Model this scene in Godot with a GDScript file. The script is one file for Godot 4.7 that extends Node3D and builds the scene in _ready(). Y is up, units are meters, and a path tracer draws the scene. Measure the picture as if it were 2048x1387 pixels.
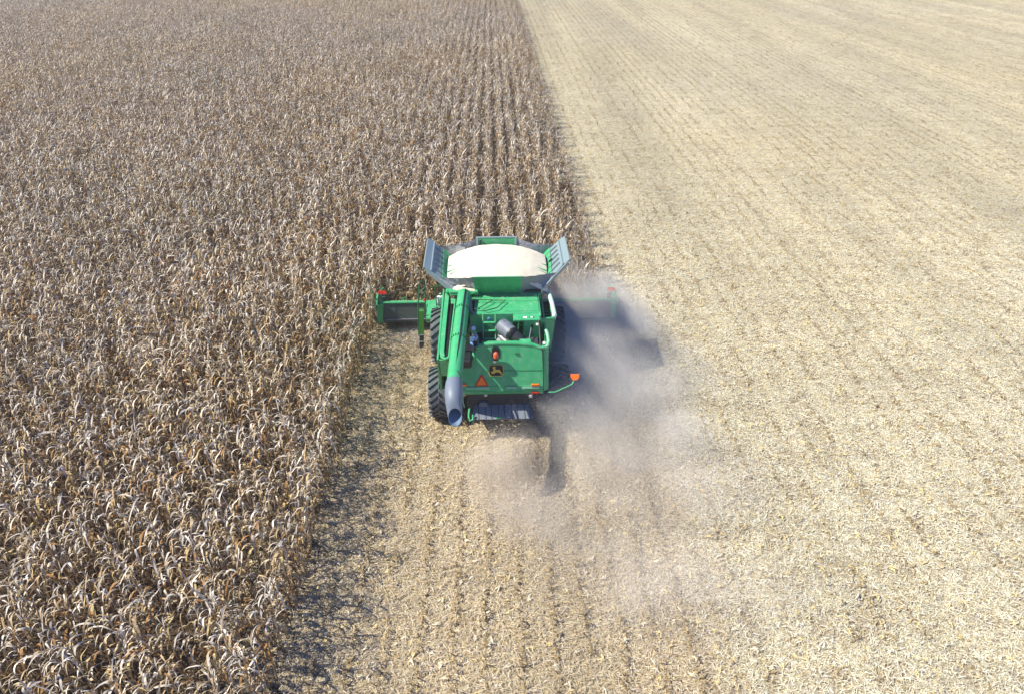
extends Node3D

# ---------------------------------------------------------------- mesh builder
class MB:
	var v := PackedVector3Array()
	var n := PackedVector3Array()
	var c := PackedColorArray()
	var col := Color(1, 1, 1)

	func tri(a: Vector3, b: Vector3, d: Vector3) -> void:
		var m := (d - a).cross(b - a).normalized()
		v.append_array(PackedVector3Array([a, b, d]))
		n.append_array(PackedVector3Array([m, m, m]))
		c.append_array(PackedColorArray([col, col, col]))

	func quad(a: Vector3, b: Vector3, d: Vector3, e: Vector3) -> void:
		tri(a, b, d)
		tri(a, d, e)

	func tri_s(a: Vector3, b: Vector3, d: Vector3, na: Vector3, nb: Vector3, nd: Vector3) -> void:
		var m := (d - a).cross(b - a)
		if m.dot(na + nb + nd) < 0.0:
			v.append_array(PackedVector3Array([a, d, b]))
			n.append_array(PackedVector3Array([na, nd, nb]))
		else:
			v.append_array(PackedVector3Array([a, b, d]))
			n.append_array(PackedVector3Array([na, nb, nd]))
		c.append_array(PackedColorArray([col, col, col]))

	func quad_s(a: Vector3, b: Vector3, d: Vector3, e: Vector3, na: Vector3, nb: Vector3, nd: Vector3, ne: Vector3) -> void:
		tri_s(a, b, d, na, nb, nd)
		tri_s(a, d, e, na, nd, ne)

	# corners 0-3 one face, 4-7 the opposite face in the same order
	func hexa(p: Array) -> void:
		var mid := Vector3.ZERO
		for q: Vector3 in p:
			mid += q / 8.0
		for f: Array in [[0, 1, 2, 3], [4, 5, 6, 7], [0, 1, 5, 4], [1, 2, 6, 5], [2, 3, 7, 6], [3, 0, 4, 7]]:
			var a: Vector3 = p[f[0]]
			var b: Vector3 = p[f[1]]
			var d: Vector3 = p[f[2]]
			var e: Vector3 = p[f[3]]
			var m := (d - a).cross(b - a)
			if m.dot((a + b + d + e) / 4.0 - mid) < 0.0:
				quad(a, e, d, b)
			else:
				quad(a, b, d, e)

	func panel(a: Vector3, b: Vector3, d: Vector3, e: Vector3, th: float) -> void:
		var m := (d - a).cross(b - a).normalized() * th * 0.5
		hexa([a + m, b + m, d + m, e + m, a - m, b - m, d - m, e - m])

	func box(at: Vector3, size: Vector3, bev := 0.012, turn := Basis()) -> void:
		var h := size * 0.5
		var b := minf(bev, minf(h.x, minf(h.y, h.z)) * 0.6)
		var P := {}
		for sx in [-1, 1]:
			for sy in [-1, 1]:
				for sz in [-1, 1]:
					P[[sx, sy, sz, 0]] = at + turn * Vector3(sx * h.x, sy * (h.y - b), sz * (h.z - b))
					P[[sx, sy, sz, 1]] = at + turn * Vector3(sx * (h.x - b), sy * h.y, sz * (h.z - b))
					P[[sx, sy, sz, 2]] = at + turn * Vector3(sx * (h.x - b), sy * (h.y - b), sz * h.z)
		var out := func(q: Array) -> void:
			var mid := Vector3.ZERO
			for w: Vector3 in q:
				mid += w
			mid /= q.size()
			var m: Vector3 = (q[2] - q[0]).cross(q[1] - q[0])
			if m.dot(mid - at) < 0.0:
				q.reverse()
			if q.size() == 4:
				quad(q[0], q[1], q[2], q[3])
			else:
				tri(q[0], q[1], q[2])
		for s in [-1, 1]:
			out.call([P[[s, -1, -1, 0]], P[[s, 1, -1, 0]], P[[s, 1, 1, 0]], P[[s, -1, 1, 0]]])
			out.call([P[[-1, s, -1, 1]], P[[1, s, -1, 1]], P[[1, s, 1, 1]], P[[-1, s, 1, 1]]])
			out.call([P[[-1, -1, s, 2]], P[[1, -1, s, 2]], P[[1, 1, s, 2]], P[[-1, 1, s, 2]]])
			for t in [-1, 1]:
				out.call([P[[-1, s, t, 1]], P[[1, s, t, 1]], P[[1, s, t, 2]], P[[-1, s, t, 2]]])
				out.call([P[[s, -1, t, 0]], P[[s, 1, t, 0]], P[[s, 1, t, 2]], P[[s, -1, t, 2]]])
				out.call([P[[s, t, -1, 0]], P[[s, t, 1, 0]], P[[s, t, 1, 1]], P[[s, t, -1, 1]]])
				for u in [-1, 1]:
					out.call([P[[s, t, u, 0]], P[[s, t, u, 1]], P[[s, t, u, 2]]])

	# rings: arrays of points, with the ring centres for the normals
	func skin(rings: Array, closed := true) -> void:
		var k: int = rings[0].size()
		var N := []
		for i in rings.size():
			var row := []
			for j in k:
				var j0 := (j - 1 + k) % k if closed else maxi(j - 1, 0)
				var j1 := (j + 1) % k if closed else mini(j + 1, k - 1)
				var du: Vector3 = rings[i][j1] - rings[i][j0]
				var dv: Vector3 = rings[mini(i + 1, rings.size() - 1)][j] - rings[maxi(i - 1, 0)][j]
				row.append(du.cross(dv).normalized())
			N.append(row)
		for i in rings.size() - 1:
			for j in (k if closed else k - 1):
				var q := (j + 1) % k
				quad_s(rings[i][j], rings[i][q], rings[i + 1][q], rings[i + 1][j], N[i][j], N[i][q], N[i + 1][q], N[i + 1][j])

	func cap(ring: Array) -> void:
		var mid := Vector3.ZERO
		for q: Vector3 in ring:
			mid += q / ring.size()
		for j in ring.size():
			tri(mid, ring[j], ring[(j + 1) % ring.size()])

	func circle(at: Vector3, axis: Vector3, r: float, sides: int, squash := 1.0) -> Array:
		var a := axis.normalized()
		var s := a.cross(Vector3.UP if absf(a.y) < 0.9 else Vector3.RIGHT).normalized()
		var u := s.cross(a)
		var ring := []
		for j in sides:
			var t := TAU * j / sides
			ring.append(at + s * cos(t) * r + u * sin(t) * r * squash)
		return ring

	func tube(path: Array, r: float, sides := 8, caps := true, r1 := -1.0) -> void:
		var rings := []
		for i in path.size():
			var d: Vector3 = (path[mini(i + 1, path.size() - 1)] - path[i]).normalized() + (path[i] - path[maxi(i - 1, 0)]).normalized()
			var rr := r if r1 < 0.0 else lerpf(r, r1, float(i) / (path.size() - 1))
			rings.append(circle(path[i], d, rr, sides))
		skin(rings)
		if caps:
			cap(rings[0])
			cap(rings[-1])

	# a polygon in the plane (o, ux, uy) with thickness along uz
	func prism(poly: PackedVector2Array, o: Vector3, ux: Vector3, uy: Vector3, th: float) -> void:
		var uz := ux.cross(uy).normalized() * th
		var ids := Geometry2D.triangulate_polygon(poly)
		for i in range(0, ids.size(), 3):
			var a := o + ux * poly[ids[i]].x + uy * poly[ids[i]].y
			var b := o + ux * poly[ids[i + 1]].x + uy * poly[ids[i + 1]].y
			var d := o + ux * poly[ids[i + 2]].x + uy * poly[ids[i + 2]].y
			if (d - a).cross(b - a).dot(uz) > 0.0:
				tri(a, d, b)
				tri(a + uz, b + uz, d + uz)
			else:
				tri(a, b, d)
				tri(a + uz, d + uz, b + uz)
		for i in poly.size():
			var p := poly[i]
			var q := poly[(i + 1) % poly.size()]
			var a := o + ux * p.x + uy * p.y
			var b := o + ux * q.x + uy * q.y
			quad(a, b, b + uz, a + uz)

	func mesh(m: Material) -> ArrayMesh:
		var a := []
		a.resize(Mesh.ARRAY_MAX)
		a[Mesh.ARRAY_VERTEX] = v
		a[Mesh.ARRAY_NORMAL] = n
		a[Mesh.ARRAY_COLOR] = c
		var out := ArrayMesh.new()
		out.add_surface_from_arrays(Mesh.PRIMITIVE_TRIANGLES, a)
		out.surface_set_material(0, m)
		return out


var M := {}
var names := {}
var rng := RandomNumberGenerator.new()
const ROW := 0.762
const MID := 0.1            # the combine's centre line

func lin(r: float, g: float, b: float) -> Color:
	return Color(r, g, b).linear_to_srgb()

func mat(called: String, c: Color, rough := 0.6, metal := 0.0, spec := 0.5) -> StandardMaterial3D:
	var m := StandardMaterial3D.new()
	m.resource_name = called
	m.albedo_color = c
	m.roughness = rough
	m.metallic = metal
	m.metallic_specular = spec
	M[called] = m
	return m

func noise_tex(freq: float, ramp: Array, size := 512, octaves := 4, sd := 1, normal := false) -> NoiseTexture2D:
	var f := FastNoiseLite.new()
	f.seed = sd
	f.frequency = freq
	f.fractal_octaves = octaves
	var t := NoiseTexture2D.new()
	t.noise = f
	t.width = size
	t.height = size
	t.seamless = true
	if normal:
		t.as_normal_map = true
		t.bump_strength = 6.0
	elif ramp.size():
		var g := Gradient.new()
		g.offsets = PackedFloat32Array([0.0, 0.35, 0.65, 1.0])
		g.colors = PackedColorArray(ramp)
		t.color_ramp = g
	return t

func tag(o: Node, label: String, category: String, group := "", kind := "") -> void:
	if label:
		o.set_meta("label", label)
	if category:
		o.set_meta("category", category)
	if group:
		o.set_meta("group", group)
	if kind:
		o.set_meta("kind", kind)

func numbered(called: String) -> String:
	var k: int = names.get(called, 0)
	names[called] = k + 1
	return called if k == 0 else "%s_%03d" % [called, k]

func part(called: String, mb: MB, m: Material, parent: Node) -> MeshInstance3D:
	var o := MeshInstance3D.new()
	o.name = numbered(called) if parent == self else called
	o.mesh = mb.mesh(m)
	parent.add_child(o, true)
	return o

func _ready() -> void:
	rng.seed = 7
	camera_and_light()
	materials()
	ground()
	combine()
	corn()
	residue()
	machine_chaff()
	dust()

# ---------------------------------------------------------------- camera, sky, sun
func camera_and_light() -> void:
	var cam := Camera3D.new()
	cam.name = "camera"
	cam.position = Vector3(0, 14, 0)
	cam.rotation_degrees = Vector3(-32.8, -1.66, 0)
	cam.fov = 53.9
	cam.near = 0.1
	cam.far = 2000.0
	add_child(cam)
	cam.current = true
	var e := Environment.new()
	e.background_mode = Environment.BG_SKY
	var sky := ProceduralSkyMaterial.new()
	sky.sky_top_color = Color(0.30, 0.46, 0.77)
	sky.sky_horizon_color = Color(0.78, 0.82, 0.87)
	sky.sky_curve = 0.16
	sky.ground_bottom_color = Color(0.62, 0.56, 0.46)
	sky.ground_horizon_color = Color(0.72, 0.74, 0.76)
	sky.sun_angle_max = 4.0
	e.sky = Sky.new()
	e.sky.sky_material = sky
	e.background_energy_multiplier = 0.62
	e.tonemap_mode = Environment.TONE_MAPPER_LINEAR
	e.tonemap_exposure = 1.52
	e.sdfgi_enabled = true
	e.ssao_enabled = true
	e.ssil_enabled = true
	e.fog_enabled = true
	e.fog_density = 0.0010
	e.fog_light_color = Color(0.93, 0.92, 0.92)
	e.volumetric_fog_enabled = true
	e.volumetric_fog_density = 0.0
	var w := WorldEnvironment.new()
	w.name = "world_environment"
	w.environment = e
	add_child(w)
	var sun := DirectionalLight3D.new()
	sun.name = "sun"
	sun.light_energy = 1.6
	sun.light_color = Color(1.0, 0.97, 0.895)
	sun.light_angular_distance = 0.5
	sun.shadow_enabled = true
	# light travels to +x, down, and a little forward
	var d := Vector3(cos(deg_to_rad(49.5)), -sin(deg_to_rad(49.5)), -0.02).normalized()
	sun.look_at_from_position(Vector3.ZERO, d, Vector3.FORWARD)
	add_child(sun)

func materials() -> void:
	var dusty := noise_tex(0.010, [lin(0.034, 0.33, 0.13), lin(0.056, 0.40, 0.168), lin(0.066, 0.42, 0.182), lin(0.20, 0.43, 0.27)], 1024, 6, 3)
	var g := mat("green_paint", Color(1, 1, 1), 0.38)
	g.albedo_texture = dusty
	g.uv1_triplanar = true
	g.uv1_scale = Vector3(0.35, 0.35, 0.35)
	g.roughness_texture = noise_tex(0.02, [Color(0.75, 0.75, 0.75), Color(0.95, 0.95, 0.95), Color(1, 1, 1), Color(1, 1, 1)], 256, 4, 9)
	mat("dark_green_paint", lin(0.018, 0.14, 0.055), 0.45)
	mat("pale_green_paint", lin(0.22, 0.52, 0.34), 0.4)
	mat("rim_pale", lin(0.50, 0.68, 0.60), 0.45)
	mat("yellow_green_paint", lin(0.06, 0.24, 0.03), 0.45)
	mat("wing_metal", lin(0.27, 0.36, 0.39), 0.42, 0.25)
	mat("rib_metal", lin(0.10, 0.15, 0.17), 0.5, 0.2)
	var tp := mat("tarp", lin(0.27, 0.29, 0.325), 0.7)
	tp.normal_enabled = true
	tp.normal_texture = noise_tex(0.02, [], 256, 3, 4, true)
	tp.uv1_triplanar = true
	mat("tarp_patch", lin(0.33, 0.37, 0.40), 0.7)
	var r := mat("rubber", lin(0.11, 0.125, 0.145), 0.72)
	r.albedo_texture = noise_tex(0.015, [Color(0.8, 0.8, 0.8), Color(0.95, 0.95, 0.95), Color(1, 1, 1), Color(1.0, 0.9, 0.8)], 256, 4, 5)
	r.uv1_triplanar = true
	mat("boot_rubber", lin(0.17, 0.21, 0.28), 0.5)
	mat("boot_inside", lin(0.12, 0.2, 0.32), 0.6)
	mat("black", lin(0.012, 0.014, 0.018), 0.5)
	mat("dark", lin(0.03, 0.035, 0.045), 0.6)
	mat("screen", lin(0.03, 0.045, 0.06), 0.55)
	mat("grey_plastic", lin(0.16, 0.19, 0.24), 0.5)
	mat("steel", lin(0.33, 0.35, 0.38), 0.4, 0.7)
	mat("chrome", lin(0.75, 0.75, 0.75), 0.25, 0.9)
	mat("white", lin(0.72, 0.74, 0.74), 0.45)
	mat("red_lens", lin(0.62, 0.03, 0.015), 0.3)
	mat("orange_lens", lin(0.75, 0.13, 0.05), 0.3)
	mat("orange_reflect", lin(0.98, 0.20, 0.012), 0.5)
	mat("red_reflect", lin(0.55, 0.015, 0.008), 0.35)
	mat("decal_yellow", lin(0.70, 0.52, 0.06), 0.5)
	mat("rim_yellow", lin(0.62, 0.42, 0.02), 0.45)
	mat("backsheet", lin(0.10, 0.135, 0.125), 0.7)
	mat("header_green", lin(0.03, 0.24, 0.09), 0.5)
	mat("seat_blue", lin(0.10, 0.20, 0.42), 0.5)
	var gl := mat("cab_glass", Color(0.5, 0.6, 0.65, 0.25), 0.05)
	gl.transparency = BaseMaterial3D.TRANSPARENCY_ALPHA
	var gr := mat("grain", lin(0.88, 0.82, 0.68), 0.7)
	gr.albedo_texture = noise_tex(0.11, [Color(0.86, 0.80, 0.70), Color(0.97, 0.96, 0.93), Color(1, 1, 1), Color(1, 1, 1)], 512, 3, 6)
	gr.uv1_triplanar = true
	gr.normal_enabled = true
	gr.normal_texture = noise_tex(0.15, [], 512, 2, 8, true)
	for nm in ["corn_leaf", "straw"]:
		var m := mat(nm, Color(1, 1, 1), 0.62, 0.0, 0.4)
		m.vertex_color_use_as_albedo = true
		m.cull_mode = BaseMaterial3D.CULL_DISABLED
		m.backlight_enabled = true
		m.backlight = Color(0.24, 0.24, 0.24) if nm == "corn_leaf" else Color(0.2, 0.2, 0.2)

# ---------------------------------------------------------------- ground
func ground() -> void:
	var m := mat("soil", Color(1, 1, 1), 0.95, 0.0, 0.2)
	m.albedo_texture = noise_tex(0.09, [lin(0.17, 0.135, 0.09), lin(0.30, 0.245, 0.165), lin(0.42, 0.355, 0.245), lin(0.55, 0.48, 0.35)], 1024, 5, 21)
	m.uv1_triplanar = true
	m.uv1_world_triplanar = true
	m.uv1_scale = Vector3(0.17, 0.17, 0.17)
	m.normal_enabled = true
	m.normal_texture = noise_tex(0.05, [], 1024, 5, 22, true)
	var p := PlaneMesh.new()
	p.size = Vector2(900, 900)
	p.material = m
	var o := MeshInstance3D.new()
	o.name = "ground"
	o.mesh = p
	o.position = Vector3(0, 0, -200)
	tag(o, "tan soil of the cornfield under chaff and standing corn", "", "", "structure")
	add_child(o)

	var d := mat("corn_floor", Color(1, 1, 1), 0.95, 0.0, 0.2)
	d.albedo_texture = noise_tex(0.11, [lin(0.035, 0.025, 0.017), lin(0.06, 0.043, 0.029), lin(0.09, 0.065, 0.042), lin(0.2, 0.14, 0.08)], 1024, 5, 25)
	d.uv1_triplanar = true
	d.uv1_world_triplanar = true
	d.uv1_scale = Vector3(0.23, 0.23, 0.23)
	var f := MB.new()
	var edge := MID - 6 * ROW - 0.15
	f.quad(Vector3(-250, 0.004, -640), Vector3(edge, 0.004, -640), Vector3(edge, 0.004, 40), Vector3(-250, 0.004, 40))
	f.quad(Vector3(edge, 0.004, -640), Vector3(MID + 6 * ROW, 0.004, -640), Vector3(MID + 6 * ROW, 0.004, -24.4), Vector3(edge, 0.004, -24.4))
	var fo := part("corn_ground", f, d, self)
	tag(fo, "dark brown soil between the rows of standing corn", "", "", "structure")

# ---------------------------------------------------------------- the combine
func tyre(root: Node3D, at: Vector3, r: float, w: float, side: float, called: String) -> void:
	var wheel := Node3D.new()
	wheel.name = called
	wheel.position = at
	root.add_child(wheel, true)
	var t := MB.new()
	var prof := []
	var rr := r - 0.055
	for q: Array in [[-0.42, 0.52], [-0.5, 0.66], [-0.52, 0.82], [-0.47, 0.94], [-0.36, 0.985], [0, 1.0], [0.36, 0.985], [0.47, 0.94], [0.52, 0.82], [0.5, 0.66], [0.42, 0.52]]:
		prof.append(Vector2(q[0] * w, q[1] * rr))
	var rings := []
	var seg := 48
	for i in seg + 1:
		var a := TAU * i / seg
		var ring := []
		for q: Vector2 in prof:
			ring.append(Vector3(q.x, sin(a) * q.y, cos(a) * q.y))
		rings.append(ring)
	t.skin(rings, false)
	# chevron lugs
	var nl := 22
	for s in [-1.0, 1.0]:
		for i in nl:
			var a0: float = TAU * (i + (0.5 if s > 0 else 0.0)) / nl
			var pts_in := []
			var pts_out := []
			for k in 4:
				var f := k / 3.0
				var x: float = s * w * lerpf(-0.02, 0.50, f)
				var ang := a0 - 0.34 * f
				var base := rr * (1.0 if f < 0.7 else 0.955)
				var half := 0.052 - 0.012 * f
				var da := half / r
				pts_in.append([x, ang - da, ang + da, base - 0.02, r * (1.0 if f < 0.8 else 0.975)])
			for k in 3:
				var p := []
				for b: Array in [pts_in[k], pts_in[k + 1]]:
					p.append(Vector3(b[0], sin(b[1]) * b[3], cos(b[1]) * b[3]))
					p.append(Vector3(b[0], sin(b[2]) * b[3], cos(b[2]) * b[3]))
					p.append(Vector3(b[0], sin(b[2]) * b[4], cos(b[2]) * b[4]))
					p.append(Vector3(b[0], sin(b[1]) * b[4], cos(b[1]) * b[4]))
				t.hexa(p)
	part("tyre", t, M.rubber, wheel)
	var rim := MB.new()
	var rp := []
	for q: Array in [[0.40, 0.54], [0.36, 0.50], [0.16, 0.46], [0.12, 0.2], [0.12, 0.001]]:
		rp.append(Vector2(q[0] * w * side, q[1] * rr))
	var rr2 := []
	for i in 33:
		var a := TAU * i / 32
		var ring := []
		for q: Vector2 in rp:
			ring.append(Vector3(q.x, sin(a) * q.y, cos(a) * q.y))
		rr2.append(ring)
	rim.skin(rr2, false)
	part("rim", rim, M.rim_yellow, wheel)
	var hub := MB.new()
	hub.tube([Vector3(0, 0, 0), Vector3(side * w * 0.32, 0, 0)], 0.14, 14)
	part("hub", hub, M.rim_yellow, wheel)

func one(called: String, m: Material, parent: Node, build: Callable) -> MeshInstance3D:
	var b := MB.new()
	build.call(b)
	return part(called, b, m, parent)

func hood_z(h: float) -> float:
	return lerpf(2.90, 3.36, (3.05 - h) / 1.35)

func combine() -> void:
	var c := Node3D.new()
	c.name = "combine_harvester"
	c.position = Vector3(MID, 0, -20)
	tag(c, "green combine harvester driving away through the corn with a heaped open grain tank", "combine harvester")
	add_child(c)
	# running gear and chassis
	for s in [-1.0, 1.0]:
		tyre(c, Vector3(s * 2.0, 1.0, -1.0), 1.0, 0.72, s, "front_wheel")
		tyre(c, Vector3(s * 1.9, 0.83, 2.15), 0.83, 0.66, s, "rear_wheel")
	one("chassis", M.dark, c, func(b: MB) -> void:
		b.box(Vector3(0, 1.05, 0.3), Vector3(1.7, 0.9, 4.0), 0.05)
		b.tube([Vector3(-1.9, 1.0, -1.0), Vector3(1.9, 1.0, -1.0)], 0.16, 12)
		b.box(Vector3(0, 0.83, 2.15), Vector3(3.2, 0.2, 0.22), 0.03))
	# body
	one("body", M.green_paint, c, func(b: MB) -> void:
		b.box(Vector3(0, 2.45, -0.55), Vector3(2.8, 2.1, 2.3), 0.05)
		b.box(Vector3(0, 2.0, 1.9), Vector3(2.75, 1.1, 2.3), 0.03))
	# left side panel and the rail beside the auger
	one("side_panel", M.green_paint, c, func(b: MB) -> void:
		b.prism(PackedVector2Array([Vector2(-1.7, 1.5), Vector2(2.6, 1.35), Vector2(3.35, 1.75), Vector2(3.6, 2.75), Vector2(3.72, 3.12), Vector2(0.55, 3.46), Vector2(-1.7, 3.46)]), Vector3(-1.74, 0, 0), Vector3(0, 0, 1), Vector3(0, 1, 0), 0.05))
	one("panel_rail", M.green_paint, c, func(b: MB) -> void:
		var pts := [Vector3(-1.63, 3.5, 0.5), Vector3(-1.64, 3.42, 1.5), Vector3(-1.65, 3.33, 2.5), Vector3(-1.65, 3.22, 3.5), Vector3(-1.62, 3.18, 3.68)]
		for i in 4:
			var d := Vector3(0.065, 0, 0)
			var u := Vector3(0, 0.03, 0)
			b.hexa([pts[i] - d - u, pts[i] + d - u, pts[i] + d + u, pts[i] - d + u, pts[i + 1] - d - u, pts[i + 1] + d - u, pts[i + 1] + d + u, pts[i + 1] - d + u])
		b.tube([Vector3(-1.66, 3.18, 3.66), Vector3(-1.56, 3.14, 3.74), Vector3(-1.44, 3.16, 3.70)], 0.05, 8)
		b.tube([Vector3(-1.44, 3.16, 3.70), Vector3(-1.43, 3.2, 3.2), Vector3(-1.40, 3.3, 2.0), Vector3(-1.36, 3.42, 0.7)], 0.03, 8))
	one("rear_corner_panel", M.green_paint, c, func(b: MB) -> void:
		b.panel(Vector3(-1.72, 3.1, 3.70), Vector3(-1.40, 3.08, 3.72), Vector3(-1.42, 2.4, 3.5), Vector3(-1.70, 2.4, 3.48), 0.04))
	one("slot", M.black, c, func(b: MB) -> void:
		b.box(Vector3(-1.50, 3.02, 2.1), Vector3(0.30, 0.1, 3.0), 0.01, Basis(Vector3.RIGHT, 0.09)))
	# right side panel
	one("side_panel", M.green_paint, c, func(b: MB) -> void:
		b.prism(PackedVector2Array([Vector2(-1.7, 1.5), Vector2(2.6, 1.35), Vector2(3.1, 1.7), Vector2(2.85, 2.95), Vector2(1.75, 3.12), Vector2(-1.7, 3.3)]), Vector3(1.47, 0, 0), Vector3(0, 0, 1), Vector3(0, 1, 0), 0.05))
	# roof deck between tank and engine bay
	one("deck", M.green_paint, c, func(b: MB) -> void:
		b.box(Vector3(0.22, 3.46, 1.18), Vector3(2.2, 0.08, 1.24), 0.025)
		b.box(Vector3(0.87, 3.43, 1.97), Vector3(0.82, 0.08, 0.38), 0.02)
		b.box(Vector3(1.02, 3.1, 1.98), Vector3(0.5, 0.62, 0.34), 0.02)
		b.box(Vector3(0.22, 3.2, 1.0), Vector3(2.16, 0.5, 1.4), 0.02))
	one("deck_seam", M.dark_green_paint, c, func(b: MB) -> void: b.box(Vector3(0.5, 3.503, 1.05), Vector3(1.5, 0.006, 0.014), 0.001))
	one("deck_seam", M.dark_green_paint, c, func(b: MB) -> void: b.box(Vector3(0.72, 3.503, 1.70), Vector3(1.0, 0.006, 0.014), 0.001))
	one("deck_seam", M.dark_green_paint, c, func(b: MB) -> void: b.box(Vector3(1.27, 3.503, 1.2), Vector3(0.014, 0.006, 1.1), 0.001))
	one("latch_plate", M.black, c, func(b: MB) -> void:
		b.box(Vector3(1.03, 3.22, 2.155), Vector3(0.06, 0.16, 0.012), 0.004))
	one("latch_plate", M.steel, c, func(b: MB) -> void:
		b.box(Vector3(1.03, 3.03, 2.155), Vector3(0.11, 0.16, 0.012), 0.004))
	one("decal", M.white, c, func(b: MB) -> void: b.box(Vector3(0.82, 3.474, 2.02), Vector3(0.12, 0.008, 0.1), 0.002))
	one("decal", M.white, c, func(b: MB) -> void: b.box(Vector3(1.02, 3.474, 2.02), Vector3(0.07, 0.008, 0.06), 0.002))
	one("decal_print", M.black, c, func(b: MB) -> void: b.box(Vector3(0.96, 3.473, 2.03), Vector3(0.03, 0.008, 0.06), 0.002))
	one("decal_print", M.black, c, func(b: MB) -> void: b.box(Vector3(1.09, 3.473, 2.03), Vector3(0.04, 0.008, 0.05), 0.002))
	# folded roof handrail and grey rail
	one("folded_handrail", M.dark_green_paint, c, func(b: MB) -> void:
		b.tube([Vector3(-0.78, 3.6, 1.08), Vector3(0.24, 3.6, 1.16), Vector3(-0.03, 3.6, 1.62), Vector3(-0.36, 3.58, 1.76), Vector3(-0.5, 3.56, 1.7)], 0.018, 6)
		b.tube([Vector3(-0.16, 3.6, 1.14), Vector3(-0.62, 3.6, 1.66)], 0.016, 6)
		b.tube([Vector3(-0.86, 3.58, 1.62), Vector3(-0.55, 3.58, 1.66)], 0.016, 6)
		for x in [-0.8, -0.68]:
			b.tube([Vector3(x, 3.45, 1.1), Vector3(x, 3.62, 1.1)], 0.02, 6))
	one("grey_rail", M.grey_plastic, c, func(b: MB) -> void:
		b.tube([Vector3(-0.86, 3.45, 1.08), Vector3(-0.86, 3.70, 1.1), Vector3(-0.87, 3.68, 1.55), Vector3(-0.85, 3.60, 1.75), Vector3(-0.74, 3.50, 1.86)], 0.045, 10))
	for k in 4:
		one("hose_clamp", M.black, c, func(b: MB) -> void: b.box(Vector3(-0.76, 3.53, 1.1 + k * 0.19), Vector3(0.08, 0.09, 0.08), 0.02))
	# engine bay
	one("bay_wall", M.green_paint, c, func(b: MB) -> void:
		b.panel(Vector3(-0.86, 3.48, 1.80), Vector3(0.46, 3.48, 1.80), Vector3(0.46, 2.5, 1.86), Vector3(-0.86, 2.5, 1.86), 0.03)
		b.panel(Vector3(0.62, 3.4, 1.9), Vector3(0.62, 3.4, 2.15), Vector3(0.62, 2.5, 2.15), Vector3(0.62, 2.5, 1.9), 0.03))
	one("bay_floor", M.dark_green_paint, c, func(b: MB) -> void:
		b.box(Vector3(0.2, 2.56, 2.4), Vector3(2.6, 0.05, 1.2), 0.01))
	var lad := one("engine_ladder", M.pale_green_paint, c, func(b: MB) -> void:
		for x in [-0.47, -0.09]:
			b.tube([Vector3(x, 3.5, 1.86), Vector3(x, 2.6, 2.22)], 0.018, 6))
	for k in 4:
		one("rung", M.green_paint, lad, func(b: MB) -> void:
			b.box(Vector3(-0.28, 3.28 - k * 0.24, 1.97 + k * 0.09), Vector3(0.36, 0.035, 0.09), 0.01))
	one("filler_cap", M.seat_blue, c, func(b: MB) -> void:
		b.tube([Vector3(-0.28, 3.32, 1.82), Vector3(-0.28, 3.32, 1.90)], 0.06, 10))
	one("air_cleaner", M.grey_plastic, c, func(b: MB) -> void:
		var a := Vector3(0.10, 3.16, 1.92)
		var d := Vector3(0.34, -0.08, 0.46)
		var rings := []
		for q: Array in [[-0.1, 0.08], [-0.06, 0.17], [0.0, 0.215], [0.1, 0.235], [0.45, 0.235], [0.47, 0.25], [0.55, 0.25], [0.57, 0.235], [0.9, 0.225]]:
			rings.append(b.circle(a + d * q[0], d, q[1], 20))
		b.skin(rings)
		b.cap(rings[0])
		for k in 5:
			var t := 0.15 + k * 0.05
			b.tube([a + d * t + Vector3(-0.02, 0.235, 0), a + d * (t + 0.02) + Vector3(-0.02, 0.235, 0)], 0.02, 6))
	one("air_cleaner_cap", M.black, c, func(b: MB) -> void:
		var a := Vector3(0.10, 3.16, 1.92)
		var d := Vector3(0.34, -0.08, 0.46)
		var rings := []
		for q: Array in [[0.9, 0.232], [0.98, 0.232], [1.1, 0.20], [1.18, 0.12], [1.2, 0.01]]:
			rings.append(b.circle(a + d * q[0], d, q[1], 20))
		b.skin(rings))
	one("intake_duct", M.dark, c, func(b: MB) -> void:
		b.tube([Vector3(0.48, 3.08, 2.40), Vector3(0.66, 2.98, 2.5), Vector3(0.80, 2.8, 2.58), Vector3(0.84, 2.6, 2.62)], 0.17, 14, true, 0.13)
		b.box(Vector3(0.98, 2.86, 2.5), Vector3(0.46, 0.05, 0.42), 0.02, Basis(Vector3.RIGHT, 0.3)))
	one("engine_block", M.steel, c, func(b: MB) -> void:
		b.box(Vector3(0.22, 2.72, 2.34), Vector3(0.40, 0.3, 0.6), 0.06, Basis(Vector3.UP, 0.5))
		b.tube([Vector3(0.02, 2.86, 2.02), Vector3(0.34, 2.80, 2.52)], 0.09, 10)
		b.tube([Vector3(0.30, 2.9, 2.6), Vector3(0.44, 2.9, 2.66)], 0.07, 10))
	one("engine_bracket", M.chrome, c, func(b: MB) -> void: b.box(Vector3(0.03, 2.98, 2.12), Vector3(0.06, 0.12, 0.08), 0.02))
	one("hood_strut", M.grey_plastic, c, func(b: MB) -> void: b.tube([Vector3(0.86, 2.78, 2.8), Vector3(1.0, 3.22, 2.2)], 0.014, 6))
	one("engine_shroud", M.black, c, func(b: MB) -> void:
		b.box(Vector3(-0.72, 2.60, 2.3), Vector3(0.56, 0.5, 1.1), 0.06)
		b.box(Vector3(-1.05, 2.7, 2.3), Vector3(0.5, 0.3, 2.2), 0.05))
	one("turbo_pipe", M.chrome, c, func(b: MB) -> void: b.tube([Vector3(-0.78, 3.08, 1.98), Vector3(-0.76, 3.12, 2.04)], 0.07, 12))
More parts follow.
